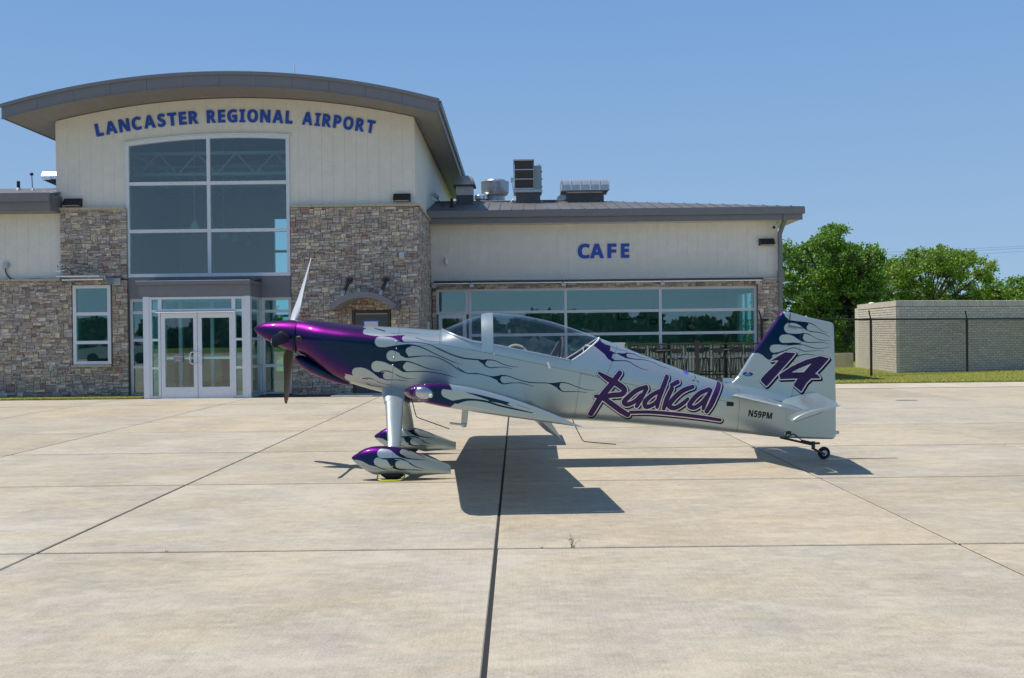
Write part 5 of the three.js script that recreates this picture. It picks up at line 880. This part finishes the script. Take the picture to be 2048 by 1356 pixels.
const pantPaint = canvasFor(1024, 400, QX, QY, QP, ({ c, P, X, Y, key, flames }) => { flames(LIV.pant); if (key === 'col') { c.strokeStyle = P.line; c.lineWidth = 2; c.beginPath(); c.moveTo(X(-1380), Y(360)); c.lineTo(X(-1405), Y(60)); c.stroke(); c.fillStyle = '#c9b95a'; c.beginPath(); c.arc(X(-1392), Y(155), 8, 0, 7); c.fill(); } });
const uvOf = (x0, y0, w, h, ppm) => (q) => [(q[0] - x0) * ppm / w, (q[1] - y0) * ppm / h];
const hullUV = uvOf(HX, HY, 2048, 640, HP), finUV = uvOf(FX, FY, 1024, 1024, FP), pantUV = uvOf(QX, QY, 1024, 400, QP);
const silver = phys(C(0.423, 0.503, 0.515), 0.34, { metalness: 0.63, specularIntensity: 0.55, ior: 1.9, clearcoat: 0.5, clearcoatRoughness: 0.06 });
const chameleon = phys(C(0.001, 0.0085, 0.024), 0.39, { ior: 1.9, specularColor: C(0.658, 0.333, 1), iridescence: 1, iridescenceIOR: 1.4, iridescenceThicknessRange: [549, 549], clearcoat: 0.3, clearcoatRoughness: 0.06 });
const plexi = phys(C(0.88, 0.91, 0.93), 0.0, { transmission: 1, thickness: 0, ior: 1.75 });
const cockpitGrey = std(C(0.10, 0.085, 0.075), 0.85), beige = std(C(0.45, 0.38, 0.29), 0.8);

const plane = thing('aircraft', 'silver and purple flame painted low wing sport aircraft with bubble canopy', 'aircraft', [0, 0, -12.52]);
plane.rotation.y = 0.035;
const topY = smooth([[-2.594, 1.745], [-2.511, 1.747], [-2.358, 1.736], [-2.081, 1.698], [-1.822, 1.671], [-1.384, 1.642], [-0.892, 1.604], [-0.617, 1.723], [-0.408, 1.792], [-0.289, 1.802], [0.039, 1.775], [0.396, 1.699], [0.694, 1.6], [0.98, 1.49], [1.118, 1.44], [1.566, 1.255], [2.009, 1.082], [2.37, 0.969], [2.611, 0.894], [2.912, 0.824], [3.226, 0.748]]);
const botY = smooth([[-2.571, 1.365], [-2.483, 1.30], [-2.297, 1.155], [-2.156, 1.05], [-1.847, 0.945], [-1.576, 0.868], [-1.086, 0.763], [-0.509, 0.663], [0.07, 0.579], [0.594, 0.525], [0.811, 0.512], [1.259, 0.476], [1.962, 0.405], [2.608, 0.333], [2.806, 0.312], [3.091, 0.276], [3.212, 0.264]]);
const lonY = smooth([[-2.561, 1.544], [-1.935, 1.502], [-1.342, 1.444], [-0.919, 1.41], [-0.432, 1.335], [0.132, 1.224], [0.692, 1.107], [1.279, 0.987], [1.956, 0.851], [2.604, 0.736], [3.213, 0.63]]);
const halfW = smooth([[-2.598, 0.2], [-2.516, 0.255], [-2.339, 0.33], [-1.985, 0.395], [-1.375, 0.43], [-0.443, 0.43], [0.392, 0.42], [0.991, 0.39], [1.591, 0.32], [2.193, 0.23], [2.652, 0.165], [2.918, 0.115], [3.208, 0.035]]);
const edgeY = tab([[-0.886, 1.607], [-0.701, 1.528], [-0.534, 1.468], [-0.419, 1.449], [-0.309, 1.431], [0.617, 1.234], [0.763, 1.322], [0.894, 1.42], [0.98, 1.488]]);
const lowN = tab([[-2.6, 2.0], [-1.8, 2.5], [-0.8, 3.4], [1.5, 3.2], [3.2, 2.4]]);
function hullPoint(x, t, k = 1) { // t: 0 at the crown, PI at the keel
  const w = halfW(x) * k, l = lonY(x), c = Math.cos(t), s = Math.max(0, Math.sin(t));
  if (c >= 0) return [x, l + (topY(x) - l) * c * (k < 1 ? 0.98 : 1), w * s];
  const n = 2 / lowN(x); return [x, l - (l - botY(x)) * Math.pow(-c, n) * (k < 1 ? 0.97 : 1), w * Math.pow(s, n)];
}
const tEdge = (x) => (x <= -0.885 || x >= 0.979 ? 0 : Math.acos(clamp((edgeY(x) - lonY(x)) / (topY(x) - lonY(x)), 0, 1)));
{
  const xs = []; for (let x = -2.585; x < 3.2; x += (x > -0.95 && x < 1.05) ? 0.03 : 0.06) xs.push(x); xs.push(3.205);
  for (const v of [-0.885, -0.42, -0.291, 0.617, 0.979]) xs.push(v); xs.sort((a, b) => a - b);
  const half = (s, list, fn) => list.map((x) => fn(x).map(([a, b, c]) => [a, b, c * s]));
  const body = [];
  for (const s of [1, -1]) body.push(loft(half(s, xs, (x) => { const t0 = tEdge(x), r = []; for (let i = 0; i <= 16; i++) r.push(hullPoint(x, lerp(t0, Math.PI / 2, i / 16))); for (let i = 1; i <= 24; i++) r.push(hullPoint(x, lerp(Math.PI / 2, Math.PI, i / 24))); return r; }), hullUV, { flip: s < 0 }));
  put(plane, 'fuselage', body, hullPaint);
  put(plane, 'nose_bulkhead', loft([Array.from({ length: 40 }, (_, i) => { const t = i / 40 * 2 * Math.PI, q = hullPoint(-2.584, t <= Math.PI ? t : 2 * Math.PI - t); return [q[0], q[1], t <= Math.PI ? q[2] : -q[2]]; }), Array.from({ length: 40 }, () => [-2.575, 1.55, 0])], null, { closed: true }), M.black);
  const cab = xs.filter((x) => x > -0.80 && x < 0.93), tub = [];
  for (const s of [1, -1]) tub.push(loft(half(s, cab, (x) => { const t0 = tEdge(x) + 0.02, r = []; for (let i = 0; i <= 26; i++) r.push(hullPoint(x, lerp(t0, Math.PI, i / 26), 0.955)); return r; }), null, { flip: s > 0 }));
  put(plane, 'cockpit_lining', tub, cockpitGrey);
  const shell = (x0, x1, k) => { const l = xs.filter((x) => x >= x0 - 1e-6 && x <= x1 + 1e-6); return loft(l.map((x) => { const t0 = tEdge(x), r = []; for (let i = 0; i <= 32; i++) { const u = lerp(-t0, t0, i / 32), q = hullPoint(x, Math.abs(u)); r.push([q[0], q[1] + k, u < 0 ? -q[2] : q[2]]); } return r; })); };
  put(plane, 'windshield', shell(-0.885, -0.42, 0), plexi); put(plane, 'canopy', shell(-0.291, 0.979, 0), plexi);
  const hoop = (x0, x1, yl, off) => loft([0, 0.33, 0.67, 1].map((f) => { const x = lerp(x0, x1, f), te = Math.acos(clamp((yl - lonY(x)) / (topY(x) - lonY(x)), -0.2, 1)), r = []; for (let i = 0; i <= 40; i++) { const u = lerp(-te, te, i / 40), q = hullPoint(x, Math.abs(u), 1), n = off; r.push([q[0], q[1] + n * Math.cos(u), (u < 0 ? -q[2] - n * Math.abs(Math.sin(u)) : q[2] + n * Math.sin(u))]); } return r; }));
  put(plane, 'canopy_hoop', [hoop(-0.425, -0.288, 1.345, 0.008)], silver);
  // sill rails and the sloping rear frame of the canopy
  for (const s of [1, -1]) put(plane, 'sill_rail', tube(xs.filter((x) => x > -0.30 && x < 0.6).map((x) => { const q = hullPoint(x, tEdge(x)); return [x, q[1], s * (q[2] - 0.004)]; }), 0.012, 6, 40), silver);
  for (const s of [1, -1]) put(plane, 'rear_frame', tube(xs.filter((x) => x > 0.61 && x < 0.985).map((x) => { const q = hullPoint(x, tEdge(x)); return [x, q[1], s * Math.max(0, q[2] - 0.01)]; }), 0.012, 6, 30), M.white);
  put(plane, 'windshield_frame', [1, -1].map((s) => tube(xs.filter((x) => x > -0.89 && x < -0.41).map((x) => { const q = hullPoint(x, tEdge(x)); return [x, q[1], s * q[2]]; }), 0.014, 6, 30)), silver);
  put(plane, 'headrest', [bar([0.40, 1.24, 0], [0.52, 1.44, 0], 0.2, 0.06), tube([[0.5, 1.1, -0.26], [0.53, 1.40, -0.2], [0.54, 1.5, 0], [0.53, 1.40, 0.2], [0.5, 1.1, 0.26]], 0.014, 8, 40)], cockpitGrey);
  // cockpit fittings
  put(plane, 'instrument_panel', prism([[-0.33, 1.06], [-0.37, 1.46], [-0.40, 1.46], [-0.36, 1.06]], -0.33, 0.33), M.black);
  put(plane, 'glareshield', loft([-0.84, -0.7, -0.55, -0.35].map((x) => Array.from({ length: 15 }, (_, i) => { const u = lerp(-1, 1, i / 14), h = Math.min(edgeY(x) - 0.01, 1.50); return [x, h - 0.07 * u * u, u * halfW(x) * 0.82]; }))), M.black);
  put(plane, 'seat', [bar([0.03, 0.86, 0], [0.38, 1.26, 0], 0.46, 0.08), box(-0.4, 0.02, 0.80, 0.88, -0.23, 0.23)], cockpitGrey);
  put(plane, 'harness', [tube([[0.12, 1.30, 0.14], [0.02, 1.395, 0.15], [-0.06, 1.40, 0.15], [-0.14, 1.33, 0.15], [-0.16, 1.2, 0.15]], 0.028, 8, 24), tube([[0.14, 1.30, -0.14], [0.04, 1.39, -0.15], [-0.06, 1.39, -0.15], [-0.14, 1.3, -0.15]], 0.028, 8, 24)], beige);
  put(plane, 'buckle', [rod([0.07, 1.37, 0.2], [0.09, 1.31, 0.21], 0.014), rod([0.05, 1.39, 0.18], [0.07, 1.39, 0.2], 0.012)], M.brightAlu);
  put(plane, 'canopy_strut', [rod([0.62, 1.20, 0.26], [0.9, 1.40, 0.12], 0.009), rod([0.80, 1.40, 0.10], [0.9, 1.385, 0.12], 0.016), rod([0.78, 1.39, 0.1], [0.78, 1.32, 0.14], 0.006), rod([0.1, 1.30, 0.34], [0.3, 1.27, 0.34], 0.008), rod([0.34, 1.29, 0.35], [0.34, 1.24, 0.36], 0.009), rod([0.44, 1.21, 0.36], [0.5, 1.27, 0.34], 0.011)], M.white);
  put(plane, 'canopy_latch', [bar([0.335, 1.222, 0.415], [0.365, 1.15, 0.432], 0.012, 0.022), bar([-0.272, 1.395, 0.40], [-0.285, 1.31, 0.425], 0.03, 0.02)], M.brightAlu);
  // --- nose: spinner, propeller, inlets, chin scoop
  const ax = V(-0.981, 0.192, 0).normalize(), up = V(0.192, 0.981, 0).normalize(), hub = V(-2.602, 1.553, 0);
  const prof = [[0, 0.525], [0.02, 0.51], [0.06, 0.46], [0.095, 0.39], [0.13, 0.29], [0.16, 0.18], [0.182, 0.08], [0.193, 0.02], [0.195, 0.0], [0.18, -0.006]];
  const orient = new THREE.Matrix4().makeBasis(up, ax, V(0, 0, 1)).setPosition(hub);
  put(plane, 'spinner', lathe(prof, 48).applyMatrix4(orient), chameleon);
  put(plane, 'spinner_backplate', lathe([[0.19, -0.008], [0.2, -0.01], [0.2, -0.022], [0.17, -0.03]], 40).applyMatrix4(orient), M.black);
  const pc = hub.clone().addScaledVector(ax, 0.085), L = 1.06;
  [25, 145, 265].forEach((deg) => {
    const f = deg * Math.PI / 180, r = up.clone().multiplyScalar(Math.cos(f)).addScaledVector(V(0, 0, -1), Math.sin(f)), tau = ax.clone().cross(r).normalize();
    const b = grp('propeller_blade', plane), front = [], back = [];
    for (let i = 0; i <= 22; i++) {
      const q = lerp(0.12, 1, i / 22), beta = Math.atan2(0.27, q) * 1.0, ch = q < 0.3 ? lerp(0.075, 0.15, (q - 0.12) / 0.18) : q < 0.8 ? lerp(0.15, 0.125, (q - 0.3) / 0.5) : 0.125 * Math.sqrt(Math.max(0.0, 1 - Math.pow((q - 0.8) / 0.2, 2))) + 0.006;
      const th = lerp(0.06, 0.008, Math.pow((q - 0.12) / 0.88, 0.55)), c = tau.clone().multiplyScalar(Math.cos(beta)).addScaledVector(ax, Math.sin(beta)), n = ax.clone().multiplyScalar(Math.cos(beta)).addScaledVector(tau, -Math.sin(beta)), o = pc.clone().addScaledVector(r, q * L);
      const ring = (sg) => Array.from({ length: 13 }, (_, k) => { const u = lerp(-0.5, 0.5, k / 12), h = Math.sqrt(Math.max(0, 1 - 4 * u * u)) * th * (sg > 0 ? 0.62 : 0.38); return o.clone().addScaledVector(c, (u + 0.08) * ch).addScaledVector(n, sg * h).toArray(); });
      front.push(ring(1)); back.push(ring(-1));
    }
    put(b, 'front_face', loft(front), std(C(0.66, 0.68, 0.70), 0.35, { metalness: 0.25 })); put(b, 'rear_face', loft(back, null, { flip: true }), std(C(0.035, 0.03, 0.028), 0.45));
  });
  for (const s of [1, -1]) put(plane, 'air_inlet', new THREE.SphereGeometry(1, 18, 12).scale(0.055, 0.032, 0.02).rotateZ(-0.2).translate(-2.53, 1.525, s * 0.236), M.black);
  put(plane, 'chin_scoop', loft([[-2.615, 1.292, 0.03, 0.07], [-2.60, 1.28, 0.05, 0.10], [-2.55, 1.255, 0.075, 0.125], [-2.44, 1.195, 0.09, 0.14], [-2.32, 1.14, 0.088, 0.14], [-2.21, 1.085, 0.075, 0.13], [-2.11, 1.04, 0.06, 0.11], [-2.0, 1.0, 0.04, 0.08]].map(([x, y, h, w]) => Array.from({ length: 24 }, (_, i) => { const a = i / 24 * 6.2832; return [x, y + h * Math.cos(a), w * Math.sin(a)]; })), null, { closed: true, cap: [0, -1] }), chameleon);
  put(plane, 'scoop_mouth', new THREE.SphereGeometry(1, 14, 10).scale(0.012, 0.032, 0.07).translate(-2.617, 1.292, 0), M.black);
  put(plane, 'exhaust_pipe', [1, -1].map((s) => rod([-1.42, 0.86, s * 0.2], [-1.27, 0.78, s * 0.22], 0.032, 12)), M.darkSteel);
  put(plane, 'cowl_screw', [[-1.445, 1.21, 0.425], [-1.43, 1.30, 0.43], [-1.40, 1.40, 0.432], [-1.405, 1.48, 0.425]].map(([x, y, z]) => new THREE.SphereGeometry(0.009, 8, 6).translate(x, y, z)), M.brightAlu);
}
// --- wings
const CAMB = 0.026;
function foil(le, te, thick, z, f0 = 0, f1 = 1, n = 16) { // closed loop from f1 over the top to the nose and back below
  const dx = te[0] - le[0], dy = te[1] - le[1], c = Math.hypot(dx, dy), ux = dx / c, uy = dy / c, pts = [];
  const at = (f, s) => { const t = 5 * thick * (0.2969 * Math.sqrt(f) - 0.126 * f - 0.3516 * f * f + 0.2843 * f ** 3 - 0.1036 * f ** 4), p = 0.4, m = CAMB, k = f < p ? m / (p * p) * (2 * p * f - f * f) : m / ((1 - p) ** 2) * (1 - 2 * p + 2 * p * f - f * f), h = (k + s * t) * c; return [le[0] + ux * f * c - uy * h, le[1] + uy * f * c + ux * h, z]; };
  const fr = (i) => f0 + (f1 - f0) * (f0 === 0 ? 1 - Math.cos((i / n) * Math.PI / 2) : i / n);
  for (let i = n; i >= 0; i--) pts.push(at(fr(i), 1)); for (let i = f0 === 0 ? 1 : 0; i <= n; i++) pts.push(at(fr(i), -1)); return pts;
}
{
  const LE = (z) => [lerp(-1.165, -1.096, (z - 0.3) / 3.2) + (z > 3.1 ? 0.06 * ((z - 3.1) / 0.4) ** 2 : 0) - 0.02, lerp(1.072 - 0.165, 1.072, (z - 0.3) / 3.2)], TE = (z) => [lerp(0.405, 0.443, (z - 0.3) / 3.2), lerp(0.738 - 0.165, 0.738, (z - 0.3) / 3.2)], T = 0.131, zt = 3.5;
  const uvAll = (ref) => { const r = ref; return r.map((q) => [(q[0] - WX) * WP / 1024, (q[1] - WY) * WP / 512]); };
  const piece = (s, zs, f0, f1, cap, scale = () => 1) => {
    const ref = uvAll(foil(LE(zt), TE(zt), T, 0, f0, f1)), rings = zs.map((z) => { const q = scale(z), l = LE(z), e = TE(z), L = [l[0] + (1 - q) * 0.12, l[1] - (1 - q) * 0.03], E = [e[0] - (1 - q) * 0.1, e[1] + (1 - q) * 0.02]; return foil(L, E, T * q, s * z, f0, f1); });
    const g = loft(rings, null, { closed: true, cap, flip: s < 0 }), u = g.attributes.uv, n = ref.length, N0 = rings.length * n; for (let i = 0; i < N0; i++) u.setXY(i, ...ref[i % n]); const p = g.attributes.position; for (let i = N0; i < u.count; i++) u.setXY(i, (p.getX(i) - WX) * WP / 1024, (p.getY(i) - WY) * WP / 512); return g;
  };
  for (const s of [1, -1]) {
    const w = grp('wing', plane);
    put(w, 'wing_panel', piece(s, [0.25, 1.0, 1.8, 2.6, 3.1, 3.2, 3.3, 3.37, 3.42], 0, 0.78, [-1]), wingPaint);
    put(w, 'wing_tip', piece(s, [3.423, 3.47, 3.5, 3.515, 3.525], 0, 1, [0, -1], (z) => (z > 3.52 ? 0.6 : z > 3.51 ? 0.86 : z > 3.49 ? 0.97 : 1)), wingPaint);
    put(w, 'aileron', piece(s, [2.02, 2.7, 3.415], 0.785, 1, [0, -1]), wingPaint);
    const fl = piece(s, [0.44, 1.2, 1.985], 0.785, 1, [0, -1]).clone(); { const h = foil(LE(1), TE(1), T, 0, 0.785, 1, 4), hx = h[4][0] + 0.02, hy = h[5][1]; fl.translate(-hx, -hy, 0).rotateZ(-0.60).translate(hx, hy, 0); fl.computeVertexNormals(); }
    put(w, 'flap', fl, silver);
    const lamp = grp('landing_light', plane), dir = -0.16, at = (g) => g.rotateZ(dir).translate(-0.925, 1.054, s * 3.49);
    put(lamp, 'lens', at(new THREE.SphereGeometry(1, 24, 16).scale(0.104, 0.07, 0.075)), phys(C(0.95, 0.97, 0.98), 0.02, { transmission: 1, thickness: 0, ior: 1.5 }));
    put(lamp, 'reflector', at(new THREE.SphereGeometry(1, 24, 16).scale(0.094, 0.06, 0.056)), std(C(0.5, 0.53, 0.54), 0.22, { metalness: 0.9 }));
    put(lamp, 'bulb', at(new THREE.SphereGeometry(0.018, 12, 8).translate(0.06, -0.015, s * 0.04)), M.white);
    put(lamp, 'lens_screw', at(mergeGeometries([0.2, 1.6, 2.9, 4.4].map((a) => new THREE.SphereGeometry(0.007, 6, 5).translate(Math.cos(a) * 0.108, Math.sin(a) * 0.07, s * 0.012)))), M.brightAlu);
    // landing gear
    const leg = grp('gear_leg', plane), sec = (list) => loft(list.map(([x, y, z, a, b, ty, tz]) => Array.from({ length: 24 }, (_, i) => { const t = i / 24 * 6.2832, q = Math.cos(t), m = Math.sin(t) * (0.75 - 0.25 * q) * b; return [x + q * a, y + ty * m, s * (z + tz * m)]; })), null, { closed: true, cap: [0, -1], flip: s < 0 });
    put(leg, 'strut', sec([[-1.44, 0.93, 0.24, 0.12, 0.055, 0.82, 0.57], [-1.435, 0.80, 0.42, 0.105, 0.05, 0.82, 0.57], [-1.41, 0.60, 0.76, 0.09, 0.042, 0.85, 0.52], [-1.385, 0.40, 1.06, 0.075, 0.036, 0.7, 0.7], [-1.385, 0.30, 1.16, 0.075, 0.036, 0.5, 0.8]]), silver);
    put(leg, 'fairing', sec([[-1.44, 0.93, 0.22, 0.16, 0.09, 0.82, 0.57], [-1.44, 0.83, 0.36, 0.125, 0.065, 0.82, 0.57], [-1.435, 0.775, 0.455, 0.112, 0.054, 0.82, 0.57]]), silver);
    const wh = grp('wheel_pant', plane), tp = smooth([[-1.83, 0.233], [-1.81, 0.262], [-1.768, 0.299], [-1.673, 0.35], [-1.54, 0.367], [-1.369, 0.355], [-1.256, 0.334], [-1.106, 0.276], [-0.915, 0.2], [-0.769, 0.142]]), bp = tab([[-1.83, 0.233], [-1.81, 0.205], [-1.769, 0.166], [-1.676, 0.098], [-1.582, 0.052], [-1.543, 0.057], [-1.393, 0.063], [-1.259, 0.058], [-1.184, 0.03], [-1.109, 0.037], [-0.917, 0.048], [-0.775, 0.052]]), hw = smooth([[-1.835, 0.0], [-1.82, 0.03], [-1.78, 0.062], [-1.7, 0.095], [-1.55, 0.122], [-1.38, 0.128], [-1.2, 0.108], [-1.0, 0.06], [-0.769, 0.014]]);
    const px = []; for (let x = -1.828; x < -0.77; x += x < -1.7 ? 0.018 : 0.04) px.push(x); px.push(-0.772);
    put(wh, 'shell', loft(px.map((x) => Array.from({ length: 32 }, (_, i) => { const t = i / 32 * 6.2832, c = Math.cos(t), q = Math.sin(t), a = tp(x), b = bp(x), m = (a + b) / 2, e = 0.85; return [x, m + (a - b) / 2 * Math.sign(c) * Math.pow(Math.abs(c), e), s * (1.2 + hw(x) * Math.sign(q) * Math.pow(Math.abs(q), e))]; })), pantUV, { closed: true, cap: [0, -1], flip: s < 0 }), pantPaint);
    put(wh, 'tyre', new THREE.TorusGeometry(0.122, 0.056, 14, 40).scale(1, 1, 1.15).translate(-1.395, 0.174, s * 1.2), M.rubber);
    put(wh, 'rim', new THREE.CylinderGeometry(0.1, 0.1, 0.09, 24).rotateX(Math.PI / 2).translate(-1.395, 0.175, s * 1.2), M.galv);
  }
  put(plane, 'pitot_tube', [bar([-0.585, 0.86, 2.6], [-0.60, 0.71, 2.6], 0.012, 0.06), rod([-0.585, 0.695, 2.6], [-0.735, 0.716, 2.6], 0.011, 10), new THREE.SphereGeometry(0.03, 12, 8).scale(1, 0.8, 0.5).translate(-0.603, 0.697, 2.6)], silver);
  put(plane, 'tie_down', prism([[-0.77, 0.92], [-0.68, 0.83], [-0.655, 0.845], [-0.66, 0.92]], 2.2, 2.23), M.darkSteel);
  put(plane, 'antenna', tube([[-1.27, 0.82, 0], [-1.258, 0.773, 0], [-1.215, 0.60, 0], [-1.205, 0.577, 0], [-1.18, 0.565, 0], [-0.819, 0.429, 0]], 0.006, 6, 40), M.darkSteel);
  put(plane, 'antenna', tube([[0.65, 0.52, 0], [0.667, 0.48, 0], [0.77, 0.27, 0], [0.785, 0.255, 0], [0.82, 0.25, 0], [1.168, 0.215, 0]], 0.006, 6, 40), M.darkSteel);
}
// --- tail
{
  const plate = (pts, d, b, z = 0) => { const sh = new THREE.Shape(pts.map((p) => new THREE.Vector2(...p))), g = new THREE.ExtrudeGeometry(sh, { depth: d, bevelEnabled: true, bevelThickness: b, bevelSize: b * 1.3, bevelOffset: -b * 1.3, bevelSegments: 4, curveSegments: 8 }); g.translate(0, 0, z - d / 2); const p = g.attributes.position, u = g.attributes.uv; for (let i = 0; i < p.count; i++) u.setXY(i, ...finUV([p.getX(i), p.getY(i)])); return g; };
  put(plane, 'fin', plate([[3.292, 0.66], [3.29, 0.73], [3.432, 1.573], [3.262, 1.607], [3.283, 1.773], [3.213, 1.775], [3.175, 1.762], [3.148, 1.738], [3.115, 1.683], [2.796, 1.248], [2.704, 1.105], [2.64, 1.01], [2.58, 0.955], [2.50, 0.915], [2.7, 0.8]], 0.03, 0.026), finPaint);
  put(plane, 'rudder', plate([[3.288, 1.772], [3.262, 1.615], [3.42, 1.58], [3.28, 0.75], [3.19, 0.72], [3.185, 0.30], [3.225, 0.262], [3.5, 0.249], [3.77, 0.239], [3.805, 0.25], [3.824, 0.285], [3.827, 0.706], [3.811, 1.56], [3.806, 1.62], [3.79, 1.643], [3.485, 1.714]], 0.022, 0.02), finPaint);
  put(plane, 'fin_fairing', loft([[2.46, 0.93, 0.02], [2.56, 0.93, 0.07], [2.7, 0.895, 0.095], [2.9, 0.855, 0.085], [3.1, 0.81, 0.065], [3.28, 0.765, 0.045]].map(([x, y, w]) => [[x, y - 0.09, -w * 1.3], [x, y - 0.03, -w * 0.85], [x, y + 0.015, -w * 0.4], [x, y + 0.06, -0.028], [x, y + 0.06, 0.028], [x, y + 0.015, w * 0.4], [x, y - 0.03, w * 0.85], [x, y - 0.09, w * 1.3]])), silver);
  put(plane, 'tail_light', [rod([3.76, 0.325, 0], [3.845, 0.318, 0], 0.028, 12, 0.02), new THREE.SphereGeometry(0.022, 10, 8).translate(3.85, 0.318, 0)], M.alu);
  put(plane, 'navigation_strobe', new THREE.SphereGeometry(0.012, 8, 6).translate(3.48, 1.715, 0), M.white);
  for (const s of [1, -1]) {
    const ht = 0.085;
    const st = (le, te, t, z) => foil(le, te, t, s * z, 0, 1, 12);
    put(plane, 'stabiliser', loft([st([2.50, 0.792], [3.13, 0.70], 0.10, 0.03), st([2.56, 0.79], [3.13, 0.697], 0.09, 0.25), st([2.775, 0.742], [3.12, 0.672], 0.13, 1.12), st([2.79, 0.737], [3.0, 0.69], 0.20, 1.18), st([2.82, 0.728], [2.98, 0.694], 0.16, 1.20)], null, { closed: true, cap: [-1], flip: s < 0 }), silver);
    const el = (x0, y0, t, z, len = 0.44) => st([x0, y0], [x0 + Math.cos(0.285) * len, y0 + Math.sin(0.285) * len], t, z);
    put(plane, 'elevator', loft([el(3.135, 0.672, 0.12, 0.05, 0.47), el(3.135, 0.662, 0.12, 1.18, 0.33), el(2.875, 0.585, 0.11, 1.21, 0.58), el(2.875, 0.585, 0.12, 1.39, 0.56), el(2.89, 0.59, 0.08, 1.405, 0.53)], null, { closed: true, cap: [0, -1], flip: s < 0 }), silver);
  }
  const tw = grp('tailwheel', plane);
  put(tw, 'spring', rod([3.15, 0.27, 0], [3.55, 0.172, 0], 0.016, 10, 0.012), M.darkSteel);
  put(tw, 'steering_spring', [rod([3.33, 0.29, 0.05], [3.40, 0.235, 0.05], 0.006), rod([3.39, 0.232, 0.05], [3.53, 0.20, 0.04], 0.014, 8), tube([[3.22, 0.33, 0.045], [3.2, 0.26, 0.05], [3.27, 0.30, 0.05], [3.31, 0.31, 0.05], [3.35, 0.27, 0.05]], 0.006, 6, 30), box(3.21, 3.27, 0.31, 0.345, -0.03, 0.05)], M.black);
  put(tw, 'fork', [rod([3.555, 0.215, 0], [3.55, 0.12, 0], 0.022, 10), rod([3.555, 0.125, 0.035], [3.68, 0.062, 0.04], 0.012, 8), rod([3.555, 0.125, -0.035], [3.68, 0.062, -0.04], 0.012, 8), rod([3.53, 0.195, 0], [3.63, 0.19, 0], 0.014, 8)], M.darkSteel);
  put(tw, 'tyre', new THREE.TorusGeometry(0.05, 0.026, 10, 30).translate(3.68, 0.075, 0), M.rubber);
  put(tw, 'rim', new THREE.CylinderGeometry(0.034, 0.034, 0.045, 18).rotateX(Math.PI / 2).translate(3.68, 0.075, 0), M.alu);
}
{ // yellow chock rope round the near tyre
  const t = thing('chock_rope', 'bright yellow rope laid round the tyre of the nearer wheel', 'rope', [-1.36, 0, -11.25]);
  put(t, 'rope', tube([[-0.15, 0.05, 0.02], [-0.145, 0.025, 0.06], [-0.10, 0.011, 0.115], [0, 0.011, 0.13], [0.09, 0.011, 0.115], [0.135, 0.03, 0.06], [0.14, 0.055, 0.02]], 0.0085, 8, 40), std(C(0.62, 0.66, 0.03), 0.7));
}
// every mesh of one kind inside a thing keeps its plain name; the picture is drawn here
renderer.render(scene, camera);
